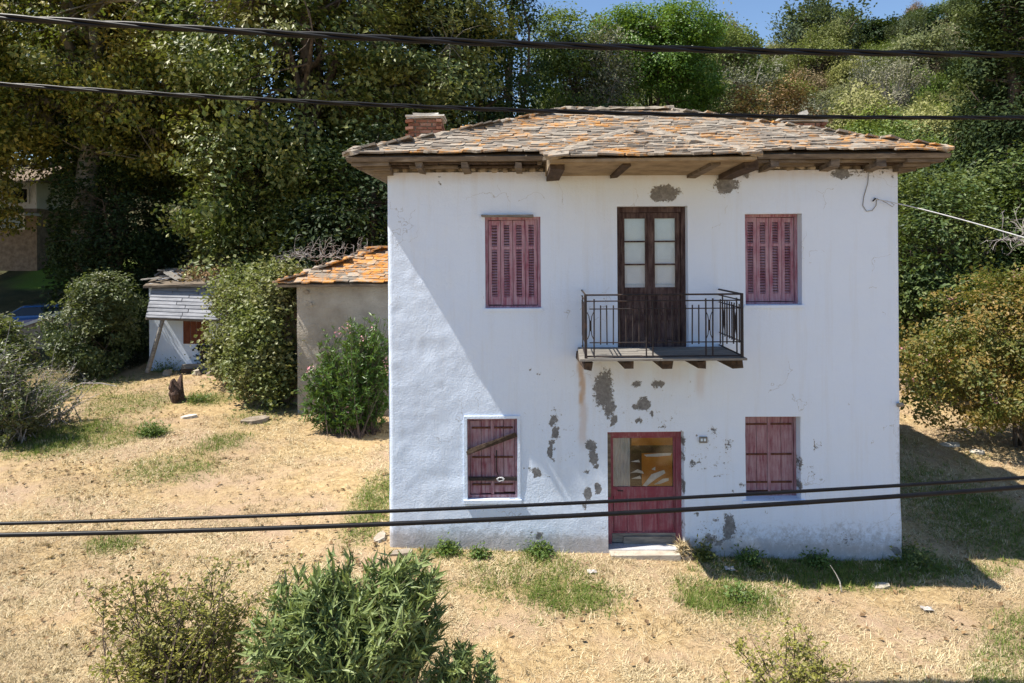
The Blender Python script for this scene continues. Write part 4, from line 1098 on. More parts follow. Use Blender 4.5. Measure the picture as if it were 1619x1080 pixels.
# dark evergreens between the planes and the roof
def evergreen(name, px, Y, label, env, seed, leafm, nclump, lpc=72, lsize=.155, H=8, tr=.22, crad=.7, bark='bark', group='evergreens round the house', **kw):
    return make_tree(name, label, 'tree', at(px, Y), env, H, tr, 10, nclump, crad, lpc, lsize, M[leafm], M[bark], seed, group, shell=.5, **kw)
evergreen('holm_oak', 745, 29, 'dark evergreen oak rising above the left end of the slate roof', [(0, 0, 8, 3.2, 3, 5.2), (-1, 0, 12.5, 2.0, 2, 2.8), (1.4, 0, 5, 2.4, 2.2, 2.8)], 111, 'lf_dark', 520, H=12)
evergreen('holm_oak', 805, 33, 'loose dark evergreen with sky showing through beside the oak', [(0, 0, 11, 1.9, 1.8, 4.6), (.6, 0, 15.2, 1.4, 1.3, 2.0)], 112, 'lf_dark', 190, lpc=50, H=14)
bay = evergreen('bay_tree', 590, 23, 'dark bay tree behind the left corner of the white house', [(0, 0, 4.6, 2.6, 2.2, 3.4), (-1.6, 0, 3, 1.8, 1.6, 2.4)], 113, 'lf_ivyd', 360, H=6)
again(bay, 400, 25.5, 'bay tree in deep shade above the ivy covered ruin', 2.0, 1.05, 'lf_plane2')
again(bay, 190, 27, 'shaded bay tree left of the white shed', 3.6, .85)
again(bay, 125, 33, 'shaded bay tree beside the distant stone house', 5.0, .5)
# behind the roof
GM = 'trees behind the slate roof'
evergreen('pale_tree', 868, 27, 'pale green bushy tree just above the roof left of the ridge', [(0, 0, 5.2, 1.9, 1.8, 3.0), (1.0, 0, 4.0, 1.6, 1.5, 2.2), (-.7, 0, 3.8, 1.6, 1.4, 2.2)], 121, 'lf_bright', 260, group=GM)
evergreen('maple_tree', 910, 36, 'light green tree with a grey twiggy top under the open sky', [(0, 0, 9.0, 2.2, 2.2, 3.6), (-.9, 0, 11.6, 1.5, 1.5, 1.9)], 122, 'lf_pale', 380, H=10, group=GM, lpc=62)
evergreen('grey_tree', 955, 35, 'half bare grey tree beside the bright green pine', [(0, 0, 9.4, 1.7, 1.8, 3.4)], 123, 'lf_grey', 260, H=11, lpc=34, bark='twig_grey', group=GM)
evergreen('umbrella_pine', 1040, 38, 'bright green rounded pine, the tallest tree right of the sky gap', [(0, 0, 11.0, 2.8, 2.4, 2.6), (1.7, 0, 12.2, 1.9, 1.9, 1.7), (-1.9, 0, 11.6, 1.9, 1.8, 1.8), (2.0, 0, 9.2, 1.7, 1.7, 1.6)], 124, 'lf_bright', 560, lpc=90, lsize=.15, H=11, group=GM)
evergreen('shadowed_tree', 985, 33, 'dark shaded tree under the bright pine behind the ridge', [(0, 0, 5.6, 2.6, 2, 3.2)], 125, 'lf_dark', 260, H=6, group=GM)
evergreen('olive_tree', 1085, 30, 'grey green tree behind the right half of the ridge', [(0, 0, 4.8, 2.6, 2, 2.6), (1.8, 0, 4.0, 1.8, 1.8, 2.0)], 126, 'lf_pale', 330, H=5, group=GM)
evergreen('brown_tree', 1215, 37, 'russet brown leaved tree on the hill foot', [(0, 0, 6.2, 3.0, 2.4, 3.4), (-1.6, 0, 4.6, 2, 2, 2.4)], 127, 'lf_dry', 300, H=7, group=GM)
evergreen('thicket_tree', 1160, 32, 'grey thicket tree behind the roof slope', [(0, 0, 3.8, 2.2, 2, 2.8)], 128, 'lf_grey', 240, H=4, lpc=30, bark='twig_grey', group=GM)
evergreen('thicket_tree', 1300, 31, 'olive green thicket tree behind the right chimney', [(0, 0, 3.4, 2.8, 2, 2.7), (2.2, 0, 2.8, 2, 1.8, 2.0)], 129, 'lf_laurel', 330, H=4, group=GM)
evergreen('thicket_tree', 1420, 34, 'yellow green thicket tree between roof and cypress', [(0, 0, 4.4, 2.8, 2.4, 3.0), (-2.2, 0, 3.4, 2, 1.8, 2.0), (2, 0, 4.6, 2, 2, 2)], 130, 'lf_pale', 380, H=5, group=GM)
# right side
GR = 'evergreens right of the house'
lau = evergreen('laurel_tree', 1465, 21, 'laurel tree close behind the right wall corner', [(0, 0, 4.0, 1.9, 1.9, 2.7), (.6, -.4, 2.4, 1.9, 1.6, 2.0)], 131, 'lf_laurel', 440, lsize=.14, H=5.5, group=GR)
again(lau, 1540, 23, 'broad laurel tree behind the service wire', 2.2, (1.25, 1.15, 1.0))
again(lau, 1640, 22, 'laurel tree at the right edge above the pink flowered shrub', 4.1, (1.15, 1.1, 1.12))
def cypress(px, Y, H, label, seed, rad):
    env = [(0, 0, H * f, rad * w, rad * w, H * .16) for f, w in ((.14, .85), (.3, 1.0), (.46, 1.0), (.62, .88), (.78, .66), (.92, .35))]
    return make_tree('cypress', label, 'tree', at(px, Y), env, H * .95, .28, 26, 520, .62, 120, .15, M['lf_cypress'], M['bark'], seed, GR, shell=.72, up=.1, flat=1.25, aspect=.5, lean=.1)
cy = cypress(1585, 25.5, 16, 'dark clumpy cypress nearest the right edge', 141, 1.55)
again(cy, 1668, 27, 'tall cypress half outside the right edge', 2.4, (1.2, 1.2, 1.06))
evergreen('hill_pine', 1385, 86, 'blue green pine on the hill crest left of the second one', [(0, 0, 3.4, 2.0, 2.0, 2.3), (1.4, 0, 4.2, 1.5, 1.5, 1.5)], 143, 'lf_dark', 150, lsize=.3, H=3.4, group='pines on the crest', crad=.9, lpc=50)
evergreen('hill_pine', 1458, 88, 'low blue green pine on the hill crest beside the cypress', [(0, 0, 2.6, 2.4, 2.2, 1.7)], 144, 'lf_dark', 130, lsize=.3, H=2.6, group='pines on the crest', crad=.9, lpc=50)
# bare grey branches at the right edge and over the shed roof
def bare_tangle(name, label, c, ext, n, seed, mat, r=.02, step=.22):
    rs = np.random.RandomState(seed); root = empty(name, (c[0], c[1], c[2]), label, 'branches')
    g = Geo()
    for k in range(n):
        p = np.array([rs.uniform(-1, 1) * ext[0] * .6, rs.uniform(-1, 1) * ext[1], rs.uniform(0, .25) * ext[2]]); d = np.array([rs.normal() * .9, rs.normal() * .4, abs(rs.normal()) * .7]); d /= np.linalg.norm(d)
        pts = [p]
        for i in range(6):
            d = d + rs.normal(size=3) * .38 + np.array([0, 0, -.10]); d /= np.linalg.norm(d); pts.append(pts[-1] + d * step)
            if rs.uniform() < .55:
                e = d + rs.normal(size=3) * .7; e /= np.linalg.norm(e); g.tube([pts[-1] + np.array(c), pts[-1] + e * .8 * step + np.array(c), pts[-1] + (e + rs.normal(size=3) * .3) * 1.4 * step + np.array(c)], [r * .5, r * .35, r * .15], 4, False)
        g.tube([q + np.array(c) for q in pts], [r * (1 - .12 * i) for i in range(7)], 5, False)
    g.build('branch_tangle', mat, root); return root

# ------------------------------------------------------------------ scrub on the hillside
def hill_scrub():
    kinds = (('lf_mq_olive', 'pale olive'), ('lf_mq_green', 'fresh green'), ('lf_mq_dark', 'dark green'), ('lf_mq_grey', 'grey half bare'), ('lf_mq_rust', 'russet brown'), ('lf_mq_yellow', 'yellow green'))
    protos = []
    for ki, (mk, lb) in enumerate(kinds):
        row = []
        for v in range(3):
            rs = np.random.RandomState(300 + ki * 10 + v); g = Geo()
            hh = (1.0, 1.6, .75)[v]
            env = [(0, 0, 1.0 * hh, 1.2, 1.2, 1.0 * hh)] + [(rs.uniform(-1.3, 1.3), rs.uniform(-1.3, 1.3), rs.uniform(.6, 1.9) * hh, rs.uniform(.4, .9), rs.uniform(.4, .9), rs.uniform(.4, 1.0)) for _ in range(6)]
            C = sample_env(rs, env, 120, .55); C = C[C[:, 2] > .05]; cs = rs.uniform(.10, .34, len(C))
            V, F = twigs(np.zeros((len(C), 3)) + rs.normal(size=(len(C), 3)) * .1, C + rs.normal(size=C.shape) * .12, .035, .008)
            n = 28 if mk == 'lf_mq_grey' else 58
            idx = np.repeat(np.arange(len(C)), (n * (cs / .2) ** 1.3).astype(int) + 3); L = C[idx] + rs.normal(size=(len(idx), 3)) * cs[idx][:, None]
            cd = C / (np.linalg.norm(C, axis=1)[:, None] + .1) * .8 + rs.normal(size=C.shape) * .7
            V2, F2 = leaf_quads(rs, L, .135 * rs.uniform(.6, 1.4, len(L)), .6, .2, nb=cd[idx]); g.add(V2, F2)
            lm = g.mesh('foliage', M[mk]); lm.materials.append(M['twig_grey'])
            g.add(V, F); me = g.mesh('hillside_shrub', M[mk]); me.materials.append(M['twig_grey'] if ki in (3, 4) else M['twig_dark'])
            mi = np.zeros(len(F2) + len(F), np.int32); mi[len(F2):] = 1; me.polygons.foreach_set('material_index', mi); bpy.data.meshes.remove(lm)
            row.append(me)
        protos.append((row, lb))
    rs = np.random.RandomState(77); pts = []; k = 0
    while len(pts) < 295 and k < 12000:
        k += 1
        y = 29 + 63 * rs.uniform() ** .85; x = rs.uniform(-.40, .84) * y; t = x / y
        if t < 0 and rs.uniform() < .75: continue
        if y < 33 and t < .45: continue
        s = rs.choice([.55, .8, 1.0, 1.35, 1.9], p=[.25, .32, .28, .13, .02]) * rs.uniform(.85, 1.15) * (1 + .008 * (y - 30))
        if any((x - a) ** 2 + (y - b) ** 2 < (.95 * (s + q)) ** 2 for a, b, q in pts): continue
        pts.append((x, y, s))
    for i, (x, y, s) in enumerate(pts):
        f = fbm(x * .09, y * .09, 55, 2) + rs.normal() * .16                    # patches of one kind
        ki = int(np.clip((f - .22) / .56 * 6, 0, 5)); ki = (2, 0, 1, 5, 1, 0)[ki]; rv = rs.uniform(); ki = 3 if rv < .13 else 4 if rv < .20 else ki
        row, lb = protos[ki]
        o = bpy.data.objects.new('hillside_shrub', row[rs.randint(3)]); COL.objects.link(o)
        o.location = (x, y, gz(x, y) - .25); o.rotation_euler = (rs.normal() * .06, rs.normal() * .06, rs.uniform(0, 6.28)); o.scale = (s * rs.uniform(.9, 1.4), s * rs.uniform(.9, 1.4), s * rs.uniform(.85, 1.5))
        tag(o, lb + ' scrub bush, one of many covering the hillside behind the house', 'shrub', lb + ' scrub on the hillside')
hill_scrub()
# ------------------------------------------------------------------ grey shed with the orange lichened slates
def grey_shed():
    Y = 17.6; x0 = P(470, 550, Y).x; x1 = -1.2; zt = P(530, 450, Y).z; b = gz(-4, Y) - .3; D = 4.0
    t = empty('grey_shed', ((x0 + x1) / 2, Y, gz(-4, Y)), 'grey rendered shed with orange lichened slate roof behind the white house', 'shed')
    r = np.random.RandomState(6)
    xs = np.linspace(x0, x1, 60); zs = np.linspace(b, zt, 50); X, Z = np.meshgrid(xs, zs)
    Yy = Y + (fbm(X * 1.5, Z * 1.5, 71, 4) - .5) * .10
    V = np.stack([X, Yy, Z], -1).reshape(-1, 3); i = np.arange(49)[:, None] * 60 + np.arange(59)[None]
    g = Geo().add(V, np.stack([i, i + 1, i + 61, i + 60], -1).reshape(-1, 4)); g.build('front_wall', M['shed_render'], t, smooth=True)
    Geo().box((x0, Y + .06, b), (x0 + .4, Y + D, zt)).build('side_wall', M['shed_render'], t)
    Geo().box((x1 - .4, Y + .06, b), (x1, Y + D, zt)).build('side_wall', M['shed_render'], t)
    Geo().box((x0 + .41, Y + D - .4, b), (x1 - .41, Y + D, zt)).build('back_wall', M['shed_render'], t)
    ex0, ex1, ey0, ey1, ez = x0 - .42, x1 + .3, Y - .35, Y + D + .3, zt + .02
    ry, rz = Y + 1.9, P(606, 396, Y + 1.9).z; rx0, rx1 = x0 + 1.75, x1 - 1.5
    g = Geo()
    g.add([(ex0, ey0, ez), (ex1, ey0, ez), (ex1, ey1, ez), (ex0, ey1, ez), (rx0, ry, rz - .03), (rx1, ry, rz - .03), (ex0 + .02, ey0 + .02, ez - .06), (ex1 - .02, ey0 + .02, ez - .06), (ex1 - .02, ey1, ez - .06), (ex0 + .02, ey1, ez - .06)],
          [[0,1,5,4],[1,2,5],[2,3,4,5],[3,0,4],[6,7,1,0],[7,8,2,1],[8,9,3,2],[9,6,0,3],[9,8,7,6]])
    roof = g.build('roof', M['old_wood'], t)
    rr = random.Random(21)
    z2 = ez + .03
    f = slate_rows((ex0, ey0, z2), (ex1, ey0, z2), (rx1, ry, rz), (rx0, ry, rz), .16, rr, scale=1.0, tilt=4)
    s = slate_rows((ex0, ey1, z2), (ex0, ey0, z2), (rx0, ry, rz), (rx0, ry, rz), .26, rr, scale=1.6) + slate_rows((ex1, ey0, z2), (ex1, ey1, z2), (rx1, ry, rz), (rx1, ry, rz), .26, rr, scale=1.6) + slate_rows((ex1, ey1, z2), (ex0, ey1, z2), (rx0, ry, rz), (rx1, ry, rz), .26, rr, scale=1.6)
    f.sort(key=lambda k: k[1].translation.y)
    lay_slates(f + s, roof, M['slate_orange'], len(f))
    for px, py in ((486, 462), (491, 481)):
        c = P(px, py, Y - .02); Geo().tube([c + Vector((0, .15, 0)), c + Vector((0, -.06, 0))], .055, 7).build('beam_stub', M['stone'], t)
    bare_tangle('dead_vine', 'tangle of bare grey vine stems along the shed roof ridge', tuple(P(520, 408, Y + 1.9)), (2.1, .5, .25), 60, 5, M['twig_grey'], .011, .11)
grey_shed()
# ivy covered ruin to its left
def ivy_ruin():
    Y = 17.9; c = P(408, 640, Y); gzz = gz(c.x, Y)
    rs = np.random.RandomState(13)
    t = empty('ivy_covered_wall', (c.x, Y + .6, gzz), 'ruined wall smothered in ivy left of the grey shed', 'ivy')
    x0, x1 = P(385, 550, Y).x, P(468, 550, Y).x
    Geo().box((x0 + .25, Y + .5, gzz - .3), (x1 - .02, Y + 1.2, P(420, 470, Y).z)).build('stone_core', M['far_stone'], t)
    env = [(0, 0, 0, 1, 1, 1)]
    C = []
    for (px, py, rx, rz, ry, n, dy) in ((430, 520, .62, 1.35, .75, 120, .35), (405, 560, .75, 1.15, .8, 110, .5), (440, 590, .50, .85, .6, 80, .25), (440, 470, .55, .45, .8, 60, .6), (395, 490, .65, .85, .8, 80, 1.2), (365, 520, .55, 1.1, .7, 80, 2.0), (375, 470, .6, .7, .8, 60, 2.3), (360, 570, .40, .5, .6, 50, 2.2), (440, 440, .7, .3, .6, 50, 1.0)):
        p = P(px, py, Y + dy); C.append(sample_env(rs, [(p.x, Y + dy, p.z, rx, ry, rz)], n, .65))
    C = np.concatenate(C)
    C[:, 2] = np.maximum(C[:, 2], gzz + .05)
    base = C.copy(); base[:, 1] = np.maximum(base[:, 1], Y + .5); base[:, 2] -= .4
    V, F = twigs(base, C, .012, .005); Geo().add(V, F).build('stems', M['twig_dark'], t)
    idx = np.repeat(np.arange(len(C)), 34); L = C[idx] + rs.normal(size=(len(idx), 3)) * rs.choice([.10, .16, .26], (len(C), 1))[idx]
    L[:, 2] = np.maximum(L[:, 2], gzz + .03)
    V, F = leaf_quads(rs, L, .105, .85, .35, axis=np.tile([[0, -.3, -1.]], (len(L), 1)), along=.4); Geo().add(V, F).build('foliage', M['lf_ivy'], t)
ivy_ruin()
# ------------------------------------------------------------------ white shed
def white_shed():
    Y = 22.0; x0, x1 = P(236, 540, Y).x, P(385, 540, Y).x; b = gz(x0, Y) - .2; zt = P(290, 448, Y).z
    t = empty('white_shed', ((x0 + x1) / 2, Y, gz(x0, Y)), 'small whitewashed shed with grey shingle awning and brown shutter', 'shed')
    g = Geo(); g.box((x0, Y, b), (x1, Y + .3, zt)); g.box((x0, Y + .3, b), (x0 + .3, Y + 3.2, zt)); g.box((x1 - .3, Y + .3, b), (x1, Y + 3.2, zt)); g.box((x0 + .3, Y + 2.9, b), (x1 - .3, Y + 3.2, zt))
    g.build('wall', M['plaster_plain'], t)
    a0, a1 = P(241, 452, Y - .05), P(372, 456, Y - .05); c0, c1 = P(230, 503, Y - .75), P(372, 508, Y - .75)
    aw = Geo(); aw.add([list(v) for v in (a0, a1, c1, c0)] + [list(v - Vector((0, 0, .05))) for v in (a0, a1, c1, c0)], [[0,3,2,1],[4,5,6,7],[0,1,5,4],[1,2,6,5],[2,3,7,6],[3,0,4,7]])
    awn = aw.build('awning', M['old_wood'], t)
    n = 9; r = random.Random(3)
    for k in range(n):
        f0, f1 = k / n, min(1.0, (k + 1.25) / n)
        s = 0
        while s < 1:
            e = min(1, s + r.uniform(.25, .5))
            p0, p1 = a0.lerp(a1, s + .004).lerp(c0.lerp(c1, s + .004), f0), a0.lerp(a1, e - .004).lerp(c0.lerp(c1, e - .004), f0)
            q0, q1 = a0.lerp(a1, s + .004).lerp(c0.lerp(c1, s + .004), f1), a0.lerp(a1, e - .004).lerp(c0.lerp(c1, e - .004), f1)
            up = Vector((0, -.02, .02)); dn = Vector((0, -.02, .028 + r.uniform(0, .012)))
            V = [p0 + up * .3, p1 + up * .3, q1 + dn, q0 + dn]; V += [v - Vector((0, 0, .02)) for v in V]
            Geo().add([list(v) for v in V], [[0,3,2,1],[4,5,6,7],[0,1,5,4],[1,2,6,5],[2,3,7,6],[3,0,4,7]]).build('shingle_board', M['shingle'], awn)
            s = e
    # sagging board roof with debris
    e0, e1 = P(226, 452, Y - .3), P(385, 446, Y - .3); q0, q1 = P(262, 425, Y + 3.0), P(400, 416, Y + 3.0)
    rf = Geo(); rf.add([list(v) for v in (e0, e1, q1, q0)] + [list(v - Vector((0, 0, .07))) for v in (e0, e1, q1, q0)], [[0,1,2,3],[7,6,5,4],[0,4,5,1],[1,5,6,2],[2,6,7,3],[3,7,4,0]]); roof = rf.build('roof', M['old_wood'], t)
    for k in range(26):
        f, s = r.uniform(.02, .9), r.uniform(.02, .95); c = e0.lerp(e1, s).lerp(q0.lerp(q1, s), f) + Vector((0, 0, .06 + r.uniform(0, .08)))
        d = Vector((r.uniform(-1, 1), r.uniform(-.6, .6), r.uniform(-.12, .12))).normalized() * r.uniform(.2, .6)
        Geo().beam(c - d, c + d, r.uniform(.08, .25), .03, .02, r).build('roof_board', M['shingle'] if k % 2 else M['grey_board'], roof)
    rs = np.random.RandomState(4); C = np.array([list(e0.lerp(e1, rs.uniform(.3, 1)).lerp(q0.lerp(q1, rs.uniform(.3, 1)), rs.uniform(.1, 1))) for _ in range(1500)]) + rs.normal(size=(1500, 3)) * np.array([.15, .15, .09]) + [0, 0, .14]
    V, F = leaf_quads(rs, C, .12, .7, .2); Geo().add(V, F).build('leaf_litter', M['lf_dry'], roof, kind='stuff')
    w0, w1 = P(293, 541, Y), P(328, 507, Y)
    f = Geo(); f.box((w0.x - .05, Y - .03, w0.z - .05), (w0.x, Y + .02, w1.z + .03)); f.box((w1.x, Y - .03, w0.z - .05), (w1.x + .05, Y + .02, w1.z + .03)); f.box((w0.x, Y - .03, w0.z - .05), (w1.x, Y + .02, w0.z))
    wn_ = f.build('window', M['shutter_brown'], t)
    for k in range(4):
        l = w0.x + (w1.x - w0.x) * k / 4; Geo().box((l + .006, Y - .02, w0.z + .003), (l + (w1.x - w0.x) / 4 - .006, Y + .01, w1.z + .02)).build('plank', M['shutter_brown'], wn_)
    p, q = P(233, 584, Y - .85), P(258, 503, Y - .65); Geo().tube([p - Vector((0, 0, .1)), p.lerp(q, .5) + Vector((.02, 0, 0)), q], [.075, .07, .06], 8).build('leaning_post', M['grey_board'], t)
    # ivy stem below the window
    rs = np.random.RandomState(8); m = P(322, 545, Y - .05); e = P(322, 576, Y - .05)
    pts = [m.lerp(e, k / 5) + Vector((rs.normal() * .03, -.02, 0)) for k in range(6)]
    Geo().tube(pts, .05, 6).build('creeper_stem', M['twig_dark'], t)
    C = np.array([list(m.lerp(e, rs.uniform() ** 1.5)) for _ in range(260)]) + rs.normal(size=(260, 3)) * np.array([.16, .05, .08]); V, F = leaf_quads(rs, C, .09, .8, .2); Geo().add(V, F).build('creeper_leaves', M['lf_ivyd'], t)
    # fallen timber and slabs in front
    GB = 'fallen timber in front of the white shed'
    for i, (pa, pb, w, h, mat, lb) in enumerate((((287, 574), (322, 577), .16, .14, 'grey_board', 'short thick beam end in the timber heap by the white shed'), ((300, 577), (345, 576), .12, .12, 'grey_board', 'long pale beam lying across the timber heap by the shed'),
            ((285, 583), (312, 590), .14, .12, 'dark_timber', 'dark rotten beam at the front of the shed timber heap'), ((318, 590), (342, 582), .22, .06, 'shingle', 'grey board tilted at the right of the shed timber heap'), ((325, 584), (346, 588), .25, .05, 'shingle', 'flat grey board lowest in the shed timber heap'))):
        xa, ya = spot_world(*pa); xb, yb = spot_world(*pb); ya = min(ya, 21.7); yb = min(yb, 21.7)
        xa = (pa[0] - CX) * ya / F_PX; xb = (pb[0] - CX) * yb / F_PX
        o = Geo().beam((xa, ya, gz(xa, ya) + h * .5 + .12 * (i < 2)), (xb, yb, gz(xb, yb) + h * .5 + .05 + .10 * (i < 2)), w, h, .015, r).build('fallen_beam', M[mat], origin=(xa, ya, gz(xa, ya)))
        tag(o, lb, 'timber', GB)
    for k in range(7):
        px, py = 268 + k * 13 + r.uniform(-4, 4), 586 + r.uniform(-4, 8); x, y = spot_world(px, py)
        o = bpy.data.objects.new('rubble_stone', STONES[k % 4]); COL.objects.link(o); s = r.uniform(.10, .2); o.scale = (s, s, s * .6); o.location = (x, y, gz(x, y) + s * .3); o.rotation_euler = (r.uniform(-.3, .3), r.uniform(-.3, .3), r.uniform(0, 6))
        tag(o, 'rubble stone lying before the white shed', 'stone', 'rubble stones before the white shed')
white_shed()

# ------------------------------------------------------------------ shrubs
sprig_shrub('oleander', 'tall green oleander bush between grey shed and white house', at(556, 16.3), [(.05, 0, 1.4, 1.15, .8, 1.25), (.45, 0, 2.0, .65, .6, 1.0), (-.5, -.2, 1.0, .7, .5, .9)], 520, 18, .15, .20, M['lf_oleander2'], M['twig_dark'], 201, flowers=14, along=.72, start=.15)
sprig_shrub('oleander', 'large grey green oleander in the foreground below the cables', (P(560, 900, 6.9).x, 6.9), [(-.05, 0, 1.0, .98, .55, .62), (.45, 0, 1.1, .58, .5, .58), (-.60, -.2, .8, .52, .5, .6), (.1, 0, 1.32, .75, .35, .36), (-.4, 0, 1.2, .45, .35, .34)], 190, 24, .19, .15, M['lf_oleander'], M['twig_dark'], 202, along=.95, start=.30, stemr=.011)
sprig_shrub('oleander', 'small oleander right of the large foreground one', (P(726, 1000, 6.8).x, 6.8), [(0, 0, .52, .36, .3, .38)], 50, 16, .125, .19, M['lf_oleander'], M['twig_dark'], 203, along=.8, start=.3, base_r=.1)
def scrub(name, label, px, Y, env, nstem, leafn, seed, leafm='lf_twiggy', lsize=.045, barkm='twig_dark', group=None, nb=5, along=.35, spread=.45, cat='shrub', stemr=.011, aspect=.55):
    """twiggy open shrub: stems with many short side twigs carrying small leaves"""
    rs = np.random.RandomState(seed); x, y = at(px, Y); z = gz(x, y) - .04; root = empty(name, (x, y, z), label, cat, group); off = np.array([x, y, z])
    tips = sample_env(rs, env, nstem, .4); tips[:, 2] = np.maximum(tips[:, 2], .2); base = np.concatenate([rs.normal(size=(nstem, 2)) * .22, np.zeros((nstem, 1))], 1)
    mid = base + (tips - base) * np.array([spread, spread, .55]) + rs.normal(size=(nstem, 3)) * .08 * tips[:, 2:3]
    B = lambda T: base[:, None] * (1 - T) ** 2 + 2 * mid[:, None] * T * (1 - T) + tips[:, None] * T * T
    g = Geo(); S = 6; Tk = np.linspace(0, 1, S + 1)[None, :, None]; pp = B(Tk)
    for k in range(S):
        V, F = twigs(pp[:, k] + off, pp[:, k + 1] + off, stemr * (1 - .75 * k / S), stemr * (1 - .75 * (k + 1) / S)); g.add(V, F)
    T = rs.uniform(.25, 1, (nstem, nb, 1)); p0 = B(T).reshape(-1, 3); sc = np.repeat(tips[:, 2] * .26, nb)[:, None]
    d = rs.normal(size=p0.shape); d[:, 2] = np.abs(d[:, 2]) * .8; d /= np.linalg.norm(d, axis=1)[:, None]; p1 = p0 + d * sc * rs.uniform(.4, 1.2, (len(p0), 1))
    pm = (p0 + p1) / 2 + rs.normal(size=p0.shape) * .06 * sc
    V, F = twigs(p0 + off, pm + off, stemr * .36, stemr * .26); g.add(V, F); V, F = twigs(pm + off, p1 + off, stemr * .26, stemr * .12); g.add(V, F)
    g.build('stems', M[barkm], root)
    t = rs.uniform(.15, 1, (len(p0), leafn, 1)); C = (p0[:, None] * (1 - t) ** 2 + 2 * pm[:, None] * t * (1 - t) + p1[:, None] * t * t).reshape(-1, 3) + rs.normal(size=(len(p0) * leafn, 3)) * lsize * .55
    V, F = leaf_quads(rs, C + off, lsize, aspect, .3); Geo().add(V, F).build('foliage', M[leafm], root)
    return root
scrub('scrub_bush', 'open yellow green thorny bush left of the foreground oleander', 290, 7.0, [(0, 0, .75, 1.15, .6, .60), (.35, 0, 1.25, .4, .3, .5), (-.5, 0, .9, .5, .4, .5)], 95, 12, 211, nb=9, lsize=.046)
scrub('scrub_bush', 'low yellow leaved thorny bush at the bottom right of the yard', 1245, 6.9, [(0, 0, .55, .75, .5, .38), (.15, 0, .75, .25, .25, .42)], 42, 11, 212, nb=8, lsize=.046)
scrub('scrub_bush', 'thin twiggy sapling standing behind the foreground oleander', 470, 7.4, [(0, 0, .9, .35, .3, .55)], 20, 9, 213, nb=6)
# left edge
scrub('tangled_bush', 'pale twiggy bush with bare branches at the left edge of the yard', 15, 15.2, [(0, 0, .9, 1.5, 1.2, .9), (-.8, 0, 1.6, .9, 1.0, 1.0)], 120, 10, 221, 'lf_greenbush', .085, 'twig_grey', nb=8, stemr=.018)
scrub('tangled_bush', 'leafless grey branches spreading over the shaded left yard', 75, 16.4, [(0, 0, .9, 1.3, .8, .8)], 46, 2, 222, 'lf_greenbush', .07, 'twig_grey', nb=7, stemr=.018)
GL = 'shaded bushes left of the white shed'
make_tree('viburnum', 'broad grey green bush left of the white shed in half shade', 'shrub', at(148, 21.5), [(0, 0, 1.5, 1.25, 1.2, 1.4), (.3, 0, 2.3, .9, .9, 1.0)], 1.8, .08, 8, 220, .36, 60, .11, M['lf_greenbush'], M['bark'], 231, GL, shell=.6, stems=3)
make_tree('viburnum', 'dark bush filling the gap beside the white shed wall', 'shrub', at(195, 23.2), [(0, 0, 1.4, 1.2, 1.2, 1.3)], 1.4, .08, 6, 130, .36, 55, .11, M['lf_ivyd'], M['bark'], 232, GL, shell=.6, stems=3)
make_tree('viburnum', 'bush at the far left edge above the tangled branches', 'shrub', at(-40, 18.5), [(0, 0, 1.2, 1.2, 1.2, 1.2)], 1.2, .08, 6, 170, .36, 55, .11, M['lf_greenbush'], M['bark'], 233, GL, shell=.6, stems=3)
# crape myrtle on the right
def blossoms(root, rs, C, cs):
    k = rs.choice(len(C), 60); c = C[k] + rs.normal(size=(60, 3)) * .15 + [0, -.15, .15]
    L = np.repeat(c, 18, 0) + rs.normal(size=(60 * 18, 3)) * .055; V, F = leaf_quads(rs, L, .06, .9, .4); Geo().add(V, F).build('blossom', M['flower'], root)
make_tree('crape_myrtle', 'wide russet green flowering shrub with pink blossoms right of the house', 'shrub', at(1610, 16.2), [(0, 0, 2.3, 2.5, 2.0, 1.75), (-1.2, -.2, 1.7, 1.6, 1.5, 1.15), (1.4, 0, 2.7, 1.6, 1.5, 1.5), (.1, 0, 3.4, 1.3, 1.2, .85)], 2.2, .10, 14, 620, .34, 70, .085, M['lf_myrtle'], M['bark'], 241, None, shell=.55, stems=5, extra=blossoms, up=.3)
bare_tangle('dead_branch', 'bare grey branches hanging out above the flowering shrub at the right edge', tuple(P(1635, 385, 18.6)), (1.1, .5, .6), 26, 9, M['twig_grey'], .014, .17)

# ------------------------------------------------------------------ cables
def cable(name, label, pts, Y, rad, twist, group=None, cat='cable', x0=-15, x1=15, slant=0):
    Y0 = Y; yc = lambda x: Y0 + slant * x
    a = [P(px, py, Y0 / (1 - slant * unroll(px, py)[0] / F_PX)) for px, py in pts]; k = np.polyfit([p.x for p in a], [p.z for p in a], 2)
    kz = lambda x: float(np.polyval(k, x)); g = Geo()
    if not twist:
        n = 60; g.tube([(x0 + (x1 - x0) * i / n, yc(x0 + (x1 - x0) * i / n), kz(x0 + (x1 - x0) * i / n)) for i in range(n + 1)], rad, 8)
        o = g.build(name, M['cable'], origin=(x0, Y, kz(x0)), smooth=True); tag(o, label, cat, group); return kz
    root = empty(name, (x0, Y, kz(x0)), label, cat, group)
    n = int((x1 - x0) / twist * 16)
    for s in range(3):
        gg = Geo(); ph = s * 2 * math.pi / 3
        gg.tube([(x0 + (x1 - x0) * i / n, yc(x0 + (x1 - x0) * i / n) + math.cos(ph + i * 2 * math.pi / 16) * rad, kz(x0 + (x1 - x0) * i / n) + math.sin(ph + i * 2 * math.pi / 16) * rad) for i in range(n + 1)], rad * .98, 6)
        gg.build('strand', M['cable'], root, smooth=True)
    return kz
CAB = []
